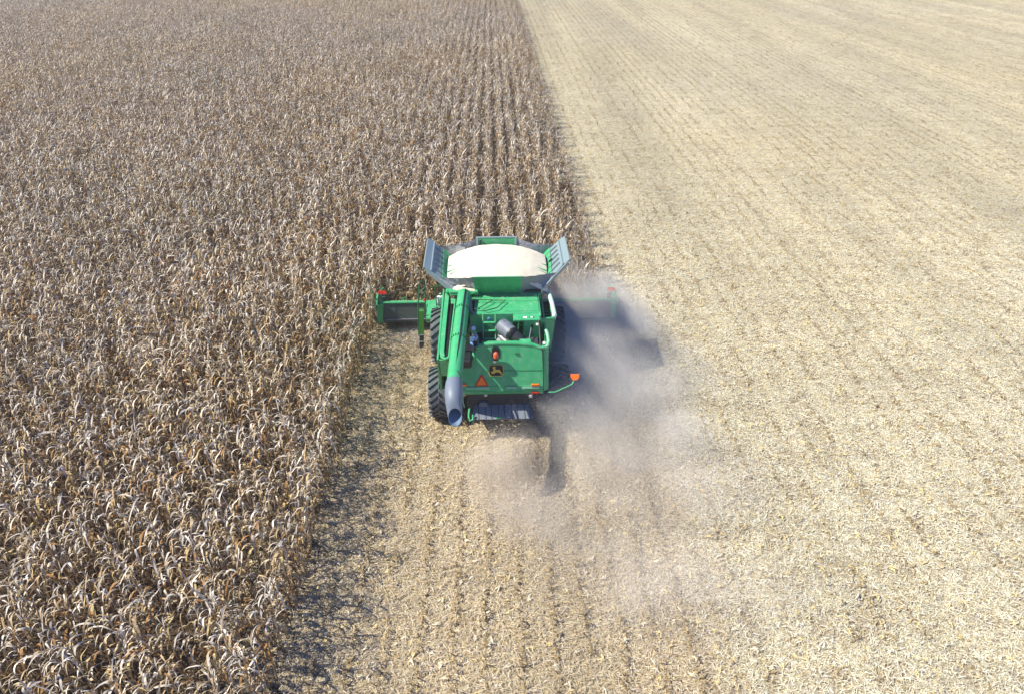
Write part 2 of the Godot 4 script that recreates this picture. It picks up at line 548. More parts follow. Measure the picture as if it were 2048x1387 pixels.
	one("turbo_pipe", M.chrome, c, func(b: MB) -> void: b.tube([Vector3(-0.78, 2.96, 2.12), Vector3(-0.70, 3.02, 2.2), Vector3(-0.66, 2.95, 2.3), Vector3(-0.72, 2.9, 2.42)], 0.045, 10))
	one("turbo_pipe", M.chrome, c, func(b: MB) -> void: b.tube([Vector3(-0.82, 2.92, 2.32), Vector3(-0.78, 2.97, 2.40)], 0.09, 12))
	one("turbo_pipe", M.chrome, c, func(b: MB) -> void: b.tube([Vector3(-0.62, 2.86, 2.16), Vector3(-0.62, 2.92, 2.62)], 0.02, 6))
	one("turbo_pipe", M.chrome, c, func(b: MB) -> void: b.tube([Vector3(-0.64, 2.86, 2.7), Vector3(-0.56, 2.92, 2.74)], 0.05, 8))
	one("radiator_hose", M.seat_blue, c, func(b: MB) -> void:
		b.tube([Vector3(-0.98, 2.88, 2.2), Vector3(-0.94, 2.95, 2.36), Vector3(-0.86, 2.9, 2.52), Vector3(-0.74, 2.88, 2.6)], 0.05, 8))
	# air intake box on the right with its pale rim
	one("intake_screen", M.screen, c, func(b: MB) -> void:
		b.box(Vector3(1.53, 3.0, 0.95), Vector3(0.42, 0.06, 1.4), 0.01)
		for k in 8:
			b.box(Vector3(1.53, 3.045, 0.35 + k * 0.17), Vector3(0.4, 0.03, 0.02), 0.004)
		b.box(Vector3(1.345, 3.2, 0.98), Vector3(0.03, 0.4, 1.36), 0.005))
	one("intake_frame", M.rim_pale, c, func(b: MB) -> void:
		b.tube([Vector3(1.40, 3.42, 0.22), Vector3(1.60, 3.42, 0.20), Vector3(1.68, 3.38, 0.34), Vector3(1.74, 3.32, 0.9), Vector3(1.775, 3.24, 1.5), Vector3(1.73, 3.22, 1.66)], 0.075, 10))
	one("intake_box", M.green_paint, c, func(b: MB) -> void:
		b.tube([Vector3(1.73, 3.22, 1.66), Vector3(1.5, 3.24, 1.74), Vector3(1.32, 3.27, 1.80)], 0.045, 8)
		b.panel(Vector3(1.32, 3.25, 1.80), Vector3(1.76, 3.2, 1.66), Vector3(1.66, 2.2, 1.72), Vector3(1.32, 2.2, 1.86), 0.03)
		b.panel(Vector3(1.70, 3.38, 0.22), Vector3(1.78, 3.2, 1.66), Vector3(1.66, 2.0, 1.7), Vector3(1.58, 2.0, 0.22), 0.03)
		b.box(Vector3(1.29, 3.4, 1.12), Vector3(0.07, 0.2, 1.7), 0.02))
	one("antenna_post", M.black, c, func(b: MB) -> void:
		b.tube([Vector3(1.24, 3.42, 2.12), Vector3(1.25, 3.0, 2.92)], 0.03, 8)
		b.box(Vector3(1.20, 3.42, 2.12), Vector3(0.12, 0.05, 0.05), 0.01))
	one("warning_light", M.white, c, func(b: MB) -> void: b.tube([Vector3(1.18, 3.3, 2.2), Vector3(1.18, 3.36, 2.24)], 0.04, 8))
	one("warning_light", M.white, c, func(b: MB) -> void: b.tube([Vector3(1.36, 2.98, 2.76), Vector3(1.36, 3.04, 2.80)], 0.05, 8))
	# rear hood
	var hood := one("rear_hood", M.green_paint, c, func(b: MB) -> void:
		var ux := Vector3(1, 0, 0)
		var uy := Vector3(0, 1.35, -0.46) / 1.35
		var o := Vector3(0, 1.7, 3.34)
		var poly := PackedVector2Array()
		for q: Vector2 in [Vector2(-1.42, 1.7), Vector2(1.33, 1.7), Vector2(1.33, 2.93), Vector2(1.2, 2.95), Vector2(1.0, 3.03), Vector2(0.5, 3.07), Vector2(0, 3.08), Vector2(-0.4, 3.06), Vector2(-0.55, 3.02), Vector2(-0.66, 2.94), Vector2(-0.72, 2.82), Vector2(-0.74, 2.66), Vector2(-1.42, 2.6)]:
			poly.append(Vector2(q.x, q.y - 1.7))
		b.prism(poly, o, ux, uy, 0.04)
		# rounded right corner
		var rings := []
		for k in 6:
			var f := k / 5.0
			var h := lerpf(1.7, 2.95, f)
			var z := hood_z(h) + 0.02
			var ring := []
			for j in 7:
				var a := PI / 2 * j / 6.0
				ring.append(Vector3(1.34 + 0.17 * sin(a), h, z - 0.22 * (1.0 - cos(a))))
			ring.append(Vector3(1.52, h, z - 0.6))
			rings.append(ring)
		b.skin(rings, false)
		# turned-in lower edge
		b.panel(Vector3(-1.42, 1.7, 3.36), Vector3(1.33, 1.7, 3.36), Vector3(1.33, 1.55, 3.28), Vector3(-1.42, 1.55, 3.28), 0.03)
		b.box(Vector3(-0.0, 1.86, 3.325), Vector3(2.6, 0.02, 0.03), 0.005))
	one("hood_crease", M.dark_green_paint, hood, func(b: MB) -> void:
		b.box(Vector3(0.45, 2.32, hood_z(2.32) + 0.034), Vector3(1.7, 0.010, 0.008), 0.002))
	one("hood_lip", M.green_paint, hood, func(b: MB) -> void:
		var p := []
		for q: Vector2 in [Vector2(-0.75, 2.64), Vector2(-0.73, 2.82), Vector2(-0.67, 2.94), Vector2(-0.56, 3.02), Vector2(-0.4, 3.06), Vector2(0, 3.085), Vector2(0.5, 3.075), Vector2(1.0, 3.03), Vector2(1.2, 2.955), Vector2(1.36, 2.95)]:
			p.append(Vector3(q.x, q.y, hood_z(q.y) - 0.02))
		b.tube(p, 0.065, 12)
		b.panel(Vector3(-0.5, 3.09, 2.84), Vector3(1.0, 3.06, 2.84), Vector3(1.0, 3.0, 2.6), Vector3(-0.5, 3.0, 2.6), 0.02))
	one("corner_handle", M.pale_green_paint, hood, func(b: MB) -> void:
		b.tube([Vector3(1.36, 2.95, 2.92), Vector3(1.46, 2.97, 2.88), Vector3(1.50, 3.05, 2.74), Vector3(1.48, 3.18, 2.52), Vector3(1.44, 3.24, 2.40)], 0.055, 10))
	one("hood_seam", M.black, hood, func(b: MB) -> void:
		b.tube([Vector3(1.30, 2.95, hood_z(2.95) + 0.03), Vector3(1.33, 2.3, hood_z(2.3) + 0.045), Vector3(1.335, 1.72, hood_z(1.72) + 0.045)], 0.014, 6))
	one("step_plate", M.green_paint, hood, func(b: MB) -> void:
		b.box(Vector3(0.80, 3.06, 2.72), Vector3(0.34, 0.04, 0.2), 0.01))
	for x in [0.50, 0.57]:
		one("hood_latch", M.dark_green_paint, hood, func(b: MB) -> void: b.box(Vector3(x, 2.82, hood_z(2.82) + 0.04), Vector3(0.035, 0.05, 0.05), 0.01))
	# orange beacon on its white bracket
	var bc := one("beacon", M.orange_lens, c, func(b: MB) -> void:
		var rings := []
		for q: Array in [[2.79, 0.078], [2.88, 0.080], [2.94, 0.068], [2.97, 0.036], [2.975, 0.002]]:
			rings.append(b.circle(Vector3(-0.09, q[0], 3.17), Vector3.UP, q[1], 14))
		b.skin(rings))
	one("beacon_base", M.black, bc, func(b: MB) -> void:
		b.tube([Vector3(-0.09, 2.72, 3.17), Vector3(-0.09, 2.79, 3.17)], 0.085, 14)
		b.prism(PackedVector2Array([Vector2(-0.12, 0), Vector2(0.12, 0), Vector2(0.12, 0.24), Vector2(0.07, 0.32), Vector2(-0.07, 0.32), Vector2(-0.12, 0.24)]), Vector3(-0.09, 2.72, hood_z(2.72) + 0.03), Vector3(1, 0, 0), Vector3(0, 1, -0.34).normalized(), 0.015))
	one("beacon_bracket", M.white, bc, func(b: MB) -> void:
		b.box(Vector3(-0.13, 2.66, 3.12), Vector3(0.09, 0.12, 0.14), 0.015)
		b.tube([Vector3(-0.03, 2.58, 3.05), Vector3(-0.03, 2.72, 3.16)], 0.014, 6)
		b.tube([Vector3(-0.09, 2.56, 3.06), Vector3(-0.09, 2.47, 3.1)], 0.016, 6))
	# emblem: leaping deer
	var uyp := Vector3(0, 1.35, -0.46).normalized()
	var rounded := func(w: float, h: float, r: float) -> PackedVector2Array:
		var out := PackedVector2Array()
		for q: Array in [[1, -1, -90], [1, 1, 0], [-1, 1, 90], [-1, -1, 180]]:
			for k in 5:
				var a := deg_to_rad(q[2] + k * 22.5)
				out.append(Vector2(q[0] * (w / 2 - r) + cos(a) * r, q[1] * (h / 2 - r) + sin(a) * r))
		return out
	var eo := Vector3(-0.09, 2.335, hood_z(2.335) + 0.032)
	var em := one("emblem", M.decal_yellow, c, func(b: MB) -> void:
		b.prism(rounded.call(0.44, 0.36, 0.09), eo, Vector3(1, 0, 0), uyp, 0.012))
	one("emblem_field", M.black, em, func(b: MB) -> void:
		b.prism(rounded.call(0.41, 0.33, 0.08), eo + Vector3(0, 0.004, 0.011), Vector3(1, 0, 0), uyp, 0.006))
	one("emblem_deer", M.decal_yellow, em, func(b: MB) -> void:
		var poly := PackedVector2Array()
		for q: Vector2 in [Vector2(0.14, 0.44), Vector2(0.30, 0.48), Vector2(0.36, 0.53), Vector2(0.37, 0.62), Vector2(0.30, 0.66), Vector2(0.33, 0.72), Vector2(0.29, 0.80), Vector2(0.35, 0.77), Vector2(0.42, 0.85), Vector2(0.44, 0.76), Vector2(0.52, 0.80), Vector2(0.47, 0.70), Vector2(0.49, 0.61), Vector2(0.58, 0.58), Vector2(0.72, 0.60), Vector2(0.81, 0.54), Vector2(0.85, 0.44), Vector2(0.96, 0.26), Vector2(0.90, 0.24), Vector2(0.77, 0.37), Vector2(0.64, 0.43), Vector2(0.54, 0.42), Vector2(0.44, 0.36), Vector2(0.28, 0.30), Vector2(0.18, 0.33), Vector2(0.30, 0.38)]:
			poly.append(Vector2(q.x - 0.53, q.y - 0.53) * 0.45)
		b.prism(poly, eo + Vector3(0, 0.006, 0.018), Vector3(1, 0, 0), uyp, 0.006))
	# slow-moving-vehicle triangle, tail lights, reflectors
	var so := Vector3(-0.53, 1.9, hood_z(1.9) + 0.035)
	var tr := one("warning_triangle", M.red_reflect, c, func(b: MB) -> void:
		b.prism(PackedVector2Array([Vector2(-0.205, 0.0), Vector2(-0.185, -0.02), Vector2(0.185, -0.02), Vector2(0.205, 0.0), Vector2(0.025, 0.33), Vector2(-0.025, 0.33)]), so, Vector3(1, 0, 0), uyp, 0.008))
	one("triangle_face", M.orange_reflect, tr, func(b: MB) -> void:
		b.prism(PackedVector2Array([Vector2(-0.155, 0.012), Vector2(0.155, 0.012), Vector2(0.0, 0.285)]), so + Vector3(0, 0.003, 0.009), Vector3(1, 0, 0), uyp, 0.006))
	for q: Array in [[-0.88, 0.26], [-0.52, 0.44], [0.36, 0.30], [0.95, 0.52]]:
		one("reflector_strip", M.pale_green_paint, c, func(b: MB) -> void:
			b.box(Vector3(q[0], 1.82, hood_z(1.82) + 0.045), Vector3(q[1], 0.07, 0.014), 0.004, Basis(Vector3.RIGHT, -0.33)))
	for q: Array in [[-1.08, 1.93, 0.18], [1.08, 1.90, 0.24]]:
		one("tail_light", M.orange_reflect, c, func(b: MB) -> void:
			b.box(Vector3(q[0], q[1], hood_z(q[1]) + 0.06), Vector3(q[2], 0.085, 0.05), 0.015))
	one("license_light", M.red_lens, c, func(b: MB) -> void:
		b.box(Vector3(1.08, 1.62, 3.37), Vector3(0.24, 0.07, 0.05), 0.02))
	one("work_light", M.white, c, func(b: MB) -> void: b.tube([Vector3(0.95, 1.5, 3.3), Vector3(0.95, 1.48, 3.38)], 0.06, 10))
	one("work_light", M.white, c, func(b: MB) -> void: b.tube([Vector3(-0.42, 1.48, 3.2), Vector3(-0.42, 1.46, 3.26)], 0.05, 10))
	var arm := one("marker_arm", M.green_paint, c, func(b: MB) -> void:
		b.tube([Vector3(1.45, 1.62, 3.35), Vector3(1.7, 1.66, 3.4), Vector3(2.22, 1.84, 3.26), Vector3(2.29, 1.98, 3.2)], 0.02, 8))
	one("marker_lamp", M.orange_reflect, arm, func(b: MB) -> void:
		b.prism(PackedVector2Array([Vector2(-0.07, -0.08), Vector2(0.07, -0.08), Vector2(0.13, 0.02), Vector2(0.13, 0.10), Vector2(-0.13, 0.10), Vector2(-0.13, 0.02)]), Vector3(2.29, 2.04, 3.18), Vector3(1, 0, 0), Vector3(0, 0.9, -0.43).normalized(), 0.06))
	# chopper and tailboard
	one("chopper_housing", M.dark, c, func(b: MB) -> void:
		b.box(Vector3(0.05, 1.25, 2.75), Vector3(2.1, 0.8, 0.7), 0.04)
		b.panel(Vector3(-1.0, 1.5, 3.1), Vector3(1.1, 1.5, 3.1), Vector3(1.1, 1.02, 3.14), Vector3(-1.0, 1.02, 3.14), 0.04))
	one("chopper_bearing", M.grey_plastic, c, func(b: MB) -> void:
		b.tube([Vector3(-0.5, 1.05, 3.15), Vector3(-0.5, 1.04, 3.24)], 0.15, 16))
	var tb := one("tailboard", M.grey_plastic, c, func(b: MB) -> void:
		b.panel(Vector3(-0.80, 1.02, 3.16), Vector3(0.9, 1.02, 3.16), Vector3(1.05, 0.80, 3.60), Vector3(-0.86, 0.80, 3.60), 0.03))
	for k in 9:
		one("fin", M.dark, tb, func(b: MB) -> void:
			var x := -0.66 + k * 0.2 + (0.02 if k % 2 else 0.0)
			b.panel(Vector3(x, 1.035, 3.18), Vector3(x + 0.02, 0.825, 3.61), Vector3(x + 0.02, 0.78, 3.60), Vector3(x, 0.99, 3.17), 0.018))
	one("tailboard_bracket", M.green_paint, tb, func(b: MB) -> void: b.box(Vector3(-0.02, 0.84, 3.58), Vector3(0.2, 0.05, 0.05), 0.01))
	one("tailboard_hook", M.green_paint, tb, func(b: MB) -> void: b.tube([Vector3(-0.92, 1.08, 3.4), Vector3(-0.95, 0.95, 3.55), Vector3(-0.92, 0.82, 3.66), Vector3(-0.82, 0.84, 3.64), Vector3(-0.82, 0.96, 3.54)], 0.035, 8))
	one("linkage_rod", M.pale_green_paint, c, func(b: MB) -> void:
		b.tube([Vector3(-1.1, 1.62, 3.32), Vector3(-1.12, 1.3, 3.34), Vector3(-1.08, 1.1, 3.36)], 0.02, 6)
		b.box(Vector3(-1.08, 1.66, 3.36), Vector3(0.08, 0.12, 0.08), 0.02))
	# unloading auger
	var A := [Vector3(-1.06, 3.72, 0.95), Vector3(-1.10, 3.69, 1.95), Vector3(-1.15, 3.57, 3.42), Vector3(-1.21, 3.40, 5.25)]
	var au := one("unloading_auger", M.green_paint, c, func(b: MB) -> void: b.tube(A, 0.205, 28))
	one("auger_cable", M.black, au, func(b: MB) -> void:
		var p := []
		for q: Vector3 in A:
			p.append(q + Vector3(0.05, 0.205, 0))
		p[0] += Vector3(0, 0, 0.05)
		p[3] = A[3] + Vector3(0.03, 0.21, -0.35)
		p.append(A[3] + Vector3(0.10, 0.19, -0.2))
		p.append(A[3] + Vector3(0.17, 0.13, -0.08))
		b.tube(p, 0.022, 8))
	for k in [1, 2]:
		var fl := one("auger_flange", M.green_paint, au, func(b: MB) -> void:
			b.tube([A[k] - Vector3(0, -0.002, 0.02), A[k] + Vector3(0, -0.002, 0.02)], 0.222, 28))
		for j in 9:
			one("bolt", M.black, fl, func(b: MB) -> void:
				var a := PI * (j + 0.5) / 9.0
				b.box(A[k] + Vector3(cos(a) * 0.222, sin(a) * 0.222, 0.0), Vector3(0.03, 0.03, 0.06), 0.006))
	var boot_rings := func(b: MB, inset: float) -> Array:
		var rings := []
		for q: Array in [[Vector3(-1.21, 3.40, 5.22), Vector3(0, -0.1, 1), 0.212, 1.0], [Vector3(-1.21, 3.395, 5.26), Vector3(0, -0.1, 1), 0.225, 1.0], [Vector3(-1.21, 3.37, 5.5), Vector3(0, -0.12, 1), 0.238, 1.0], [Vector3(-1.205, 3.32, 5.72), Vector3(0, -0.2, 1), 0.237, 1.0], [Vector3(-1.195, 3.22, 5.9), Vector3(0, -0.22, 1), 0.222, 1.05], [Vector3(-1.18, 3.08, 6.05), Vector3(0, 0.05, 1), 0.20, 1.2], [Vector3(-1.165, 2.96, 6.16), Vector3(0, 0.30, 1), 0.182, 1.42]]:
			rings.append(b.circle(q[0], q[1], q[2] - inset, 28, q[3]))
		return rings
	one("auger_boot", M.boot_rubber, au, func(b: MB) -> void: b.skin(boot_rings.call(b, 0.0)))
	one("spout_lining", M.boot_inside, au, func(b: MB) -> void:
		var rings: Array = boot_rings.call(b, 0.012).slice(1)
		b.skin(rings)
		b.cap(rings[0])
		var outer: Array = boot_rings.call(b, 0.0)[-1]
		for j in 28:
			b.quad(outer[j], outer[(j + 1) % 28], rings[-1][(j + 1) % 28], rings[-1][j]))
	one("auger_bracket", M.green_paint, c, func(b: MB) -> void:
		b.box(Vector3(-1.08, 3.64, 0.66), Vector3(0.92, 0.14, 0.2), 0.03)
		b.box(Vector3(-1.56, 3.62, 0.55), Vector3(0.22, 0.12, 0.2), 0.03)
		b.prism(PackedVector2Array([Vector2(-0.42, 0), Vector2(0.38, 0), Vector2(0.40, 0.10), Vector2(-0.1, -0.1)]), Vector3(-1.08, 3.62, 0.78), Vector3(1, 0, 0), Vector3(0, 1, 0), 0.03))
	one("auger_cradle", M.dark_green_paint, c, func(b: MB) -> void:
		b.box(Vector3(-1.1, 3.3, 2.9), Vector3(0.5, 0.4, 0.08), 0.02))
	# grain tank
	tank(c)
	# front steps, platform and railings
	var st := one("access_ladder", M.yellow_green_paint, c, func(b: MB) -> void:
		b.panel(Vector3(-2.72, 1.95, -1.12), Vector3(-2.72, 1.95, -1.3), Vector3(-2.76, 1.02, -1.2), Vector3(-2.76, 1.02, -1.0), 0.16))
	one("lower_step", M.dark, st, func(b: MB) -> void:
		b.panel(Vector3(-2.76, 1.0, -1.0), Vector3(-2.76, 1.0, -1.2), Vector3(-2.79, 0.55, -1.1), Vector3(-2.79, 0.55, -0.92), 0.15))
	one("step_edge", M.steel, st, func(b: MB) -> void: b.box(Vector3(-2.76, 1.04, -0.985), Vector3(0.17, 0.03, 0.05), 0.006))
	one("step_edge", M.steel, st, func(b: MB) -> void: b.box(Vector3(-2.78, 0.8, -0.93), Vector3(0.16, 0.025, 0.05), 0.006))
	one("grab_loop", M.dark_green_paint, st, func(b: MB) -> void:
		b.tube([Vector3(-2.86, 1.0, -1.0), Vector3(-2.84, 1.9, -1.2), Vector3(-2.76, 2.8, -1.42), Vector3(-2.70, 2.94, -1.45), Vector3(-2.64, 2.96, -1.45), Vector3(-2.58, 2.9, -1.45), Vector3(-2.56, 2.75, -1.42), Vector3(-2.56, 1.95, -1.25)], 0.022, 8)
		b.tube([Vector3(-2.80, 2.55, -1.36), Vector3(-2.57, 2.72, -1.4)], 0.02, 6))
	one("ladder_marker", M.red_lens, st, func(b: MB) -> void:
		b.tube([Vector3(-2.6, 2.18, -1.42), Vector3(-2.6, 2.28, -1.44)], 0.05, 8))
	var pf := one("platform", M.green_paint, c, func(b: MB) -> void:
		b.box(Vector3(-2.02, 1.62, -1.75), Vector3(1.1, 0.12, 1.2), 0.02)
		b.tube([Vector3(-2.55, 1.64, -1.14), Vector3(-1.45, 1.64, -1.12)], 0.11, 10)
		b.box(Vector3(-2.4, 1.6, -1.1), Vector3(0.3, 0.2, 0.12), 0.03))
	for x in [-2.2, -1.7]:
		one("rail_post", M.dark_green_paint, pf, func(b: MB) -> void:
			b.tube([Vector3(x * 0.97, 1.62, -1.2), Vector3(x, 2.85, -1.32)], 0.02, 6))
	for h in [2.85, 2.5, 2.1]:
		one("rail_bar", M.dark_green_paint, pf, func(b: MB) -> void:
			b.tube([Vector3(-2.2, h, -1.32), Vector3(-1.7, h, -1.32)], 0.02, 6))
	one("fire_extinguisher", M.white, pf, func(b: MB) -> void:
		b.tube([Vector3(-2.06, 1.95, -1.5), Vector3(-2.06, 2.3, -1.54)], 0.11, 12)
		b.tube([Vector3(-2.06, 2.3, -1.54), Vector3(-2.04, 2.42, -1.55)], 0.03, 8))
	one("storage_box", M.header_green, pf, func(b: MB) -> void:
		b.box(Vector3(-1.9, 1.95, -1.72), Vector3(0.4, 0.4, 0.3), 0.04))
	# cab
	var cab := one("cab", M.dark, c, func(b: MB) -> void:
		b.box(Vector3(0, 1.95, -2.85), Vector3(1.9, 0.2, 1.7), 0.04)
		for sx in [-0.9, 0.9]:
			for z in [-2.1, -3.55]:
				b.box(Vector3(sx, 2.65, z), Vector3(0.08, 1.3, 0.08), 0.02))
	one("cab_roof", M.green_paint, cab, func(b: MB) -> void: b.box(Vector3(0, 3.36, -2.85), Vector3(2.0, 0.16, 1.75), 0.06))
	one("windscreen", M.cab_glass, cab, func(b: MB) -> void: b.box(Vector3(0, 2.65, -3.6), Vector3(1.74, 1.26, 0.02), 0.004))
	for sx in [-0.93, 0.93]:
		one("side_window", M.cab_glass, cab, func(b: MB) -> void: b.box(Vector3(sx, 2.65, -2.83), Vector3(0.02, 1.26, 1.36), 0.004))
	one("feeder_house", M.header_green, c, func(b: MB) -> void:
		b.hexa([Vector3(-0.7, 1.9, -1.9), Vector3(0.7, 1.9, -1.9), Vector3(0.7, 1.1, -1.9), Vector3(-0.7, 1.1, -1.9), Vector3(-0.7, 1.1, -3.1), Vector3(0.7, 1.1, -3.1), Vector3(0.7, 0.4, -3.1), Vector3(-0.7, 0.4, -3.1)]))
	header(c)

func tank(c: Node3D) -> void:
	for s in [-1.0, 1.0]:
		var of := Vector3(2.27 * s, 4.34, -1.92)
		var orr := Vector3(2.27 * s, 4.2 if s < 0 else 4.3, 0.06 if s < 0 else -0.14)
		var ir := Vector3(1.40 * s, 3.58, 0.46)
		var inf := Vector3(1.44 * s, 3.58, -1.8)
		var up_f := inf.lerp(of, 0.86)
		var up_r := ir.lerp(orr, 0.86)
		var wg := one("tank_side_wing", M.wing_metal, c, func(b: MB) -> void:
			b.panel(inf, up_f, up_r, ir, 0.03))
		one("wing_base", M.green_paint, wg, func(b: MB) -> void:
			b.panel(inf.lerp(up_f, 0.03) + Vector3(-0.03 * s, 0.02, 0), inf.lerp(up_f, 0.62) + Vector3(-0.03 * s, 0.02, 0), ir.lerp(up_r, 0.55) + Vector3(-0.03 * s, 0.02, -0.03), ir.lerp(up_r, 0.03) + Vector3(-0.03 * s, 0.02, -0.03), 0.015))
		# folded-over outer flange, standing up from the wing's edge
		one("wing_flange", M.wing_metal, wg, func(b: MB) -> void:
			var d := Vector3(0.10 * s, 0.05, 0.0)
			b.panel(up_f, of + d, orr + d, up_r, 0.035)
			b.panel(of + d, of + d + Vector3(0.05 * s, -0.14, 0), orr + d + Vector3(0.05 * s, -0.14, 0), orr + d, 0.02)
			b.tube([up_f + Vector3(-0.01 * s, 0.03, 0), up_r + Vector3(-0.01 * s, 0.03, 0)], 0.025, 8))
		for k in 5:
			one("wing_rib", M.rib_metal, wg, func(b: MB) -> void:
				var f := 0.16 + k * 0.17
				var lo := inf.lerp(ir, f)
				var hi := up_f.lerp(up_r, f)
				var o := Vector3(-0.035 * s, 0.03, 0)
				b.tube([lo.lerp(hi, 0.22) + o, lo.lerp(hi, 0.92) + o], 0.018, 6))
		one("wing_frame", M.wing_metal, wg, func(b: MB) -> void:
			b.panel(ir + Vector3(0, 0, 0.01), orr + Vector3(0.05 * s, 0.02, 0.01), orr + Vector3(0.04 * s, -0.12, 0.02), ir + Vector3(0, -0.14, 0.02), 0.03))
		one("wing_frame", M.wing_metal, wg, func(b: MB) -> void:
			b.panel(inf, of, of + Vector3(0, -0.12, -0.02), inf + Vector3(0, -0.14, -0.02), 0.03))
		# tarpaulin corners
		for e: Array in [["rear", Vector3(0.76 * s, 4.22, 0.76), Vector3(0.73 * s, 3.5, 0.50), ir, ir.lerp(orr, 0.62)], ["front", Vector3(0.66 * s, 4.36, -1.95), Vector3(0.66 * s, 3.6, -1.8), inf, inf.lerp(of, 0.7)]]:
			one("tank_tarp", M.tarp, c, func(b: MB) -> void:
				var rings := []
				for i in 9:
					var u := i / 8.0
					var ring := []
					for j in 6:
						var w := j / 5.0
						var top: Vector3 = e[1].lerp(e[4], u)
						var bot: Vector3 = e[2].lerp(e[3], u)
						var p := bot.lerp(top, w)
						var sag := sin(u * PI) * w
						p += Vector3(0, -0.07 * sag, (-0.06 if e[0] == "rear" else 0.06) * sin(u * PI) * 1.3)
						p += Vector3(0, 0, 0.02 * sin(u * 23.0 + w * 5.0) + 0.012 * sin(u * 41.0 - w * 9.0))
						ring.append(p)
					rings.append(ring)
				b.skin(rings, false))
			if e[0] == "front":
				one("tarp_window", M.tarp_patch, c, func(b: MB) -> void:
					var top: Vector3 = e[1].lerp(e[4], 0.5)
					var bot: Vector3 = e[2].lerp(e[3], 0.5)
					var p := bot.lerp(top, 0.72) + Vector3(0, -0.05, 0.15)
					b.box(p, Vector3(0.34, 0.26, 0.012), 0.003, Basis(Vector3.UP, 0.25 * s)))
		for k in 3:
			one("tank_brace", M.green_paint, c, func(b: MB) -> void:
				var z := -0.95 + k * 0.42
				b.tube([Vector3(1.62 * s, 3.98, z), Vector3((1.05 if k < 2 else 1.3) * s, 4.19 - k * 0.05, z - 0.05 * k + 0.05)], 0.025, 6, true, 0.008))
	var rp := one("tank_rear_panel", M.green_paint, c, func(b: MB) -> void:
		b.panel(Vector3(-0.76, 4.22, 0.78), Vector3(0.76, 4.22, 0.78), Vector3(0.73, 3.46, 0.50), Vector3(-0.73, 3.46, 0.50), 0.03))
	one("panel_edge", M.pale_green_paint, rp, func(b: MB) -> void:
		b.box(Vector3(0, 4.235, 0.78), Vector3(1.54, 0.03, 0.05), 0.008))
	var fp := one("tank_front_panel", M.green_paint, c, func(b: MB) -> void:
		b.panel(Vector3(-0.66, 4.36, -1.96), Vector3(0.66, 4.36, -1.96), Vector3(0.66, 3.5, -1.76), Vector3(-0.66, 3.5, -1.76), 0.03))
	one("panel_edge", M.wing_metal, fp, func(b: MB) -> void:
		b.box(Vector3(0, 4.37, -1.97), Vector3(1.44, 0.04, 0.07), 0.01)
		for x in [-0.67, 0.67]:
			b.box(Vector3(x, 4.0, -1.86), Vector3(0.07, 0.75, 0.06), 0.01, Basis(Vector3.RIGHT, -0.22)))
	one("panel_latch", M.black, fp, func(b: MB) -> void: b.tube([Vector3(-0.56, 3.8, -1.78), Vector3(-0.57, 4.26, -1.90), Vector3(-0.50, 4.3, -1.9)], 0.02, 6))
	one("level_sensor", M.black, fp, func(b: MB) -> void: b.tube([Vector3(1.74, 4.06, -0.62), Vector3(1.84, 4.12, -0.7)], 0.035, 6))
	one("tank_floor", M.dark, c, func(b: MB) -> void: b.box(Vector3(0, 3.54, -0.65), Vector3(2.8, 0.08, 2.2), 0.01))
	# the heap of shelled corn
	var heap := MB.new()
	var rings := []
	var nz := FastNoiseLite.new()
	nz.seed = 5
	nz.frequency = 1.6
	for i in 41:
		var z := lerpf(-1.75, 0.48, i / 40.0)
		var ring := []
		for j in 61:
			var x := lerpf(-1.64, 1.64, j / 60.0)
			var q := Vector2(x / 1.72, (z + 0.95) / (1.45 if z > -0.95 else 1.15))
			var h := 4.38 - 0.42 * pow(q.length(), 2.4) + 0.025 * nz.get_noise_2d(x, z) + 0.008 * nz.get_noise_2d(x * 8, z * 8)
			ring.append(Vector3(x, h, z))
		rings.append(ring)
	heap.skin(rings, false)
	var g := part("grain_heap", heap, M.grain, self)
	g.position = c.position
	tag(g, "pale heap of shelled corn filling the open tank of the combine", "grain")
	var sp := MB.new()
	sp.tri(Vector3(-1.46, 3.60, 0.60), Vector3(-1.1, 3.70, 0.40), Vector3(-0.72, 3.725, 0.72))
	sp.tri(Vector3(-1.46, 3.60, 0.60), Vector3(-0.72, 3.725, 0.72), Vector3(-1.3, 3.73, 0.66))
	sp.hexa([Vector3(-1.44, 3.715, 0.56), Vector3(-0.74, 3.715, 0.60), Vector3(-0.72, 3.715, 0.74), Vector3(-1.30, 3.715, 0.68), Vector3(-1.38, 3.80, 0.56), Vector3(-0.85, 3.74, 0.60), Vector3(-0.80, 3.73, 0.72), Vector3(-1.28, 3.76, 0.66)])
	var s2 := part("spilled_grain", sp, M.grain, self)
	s2.position = c.position
	tag(s2, "small spill of shelled corn on the bracket below the tank's left rear corner", "grain")

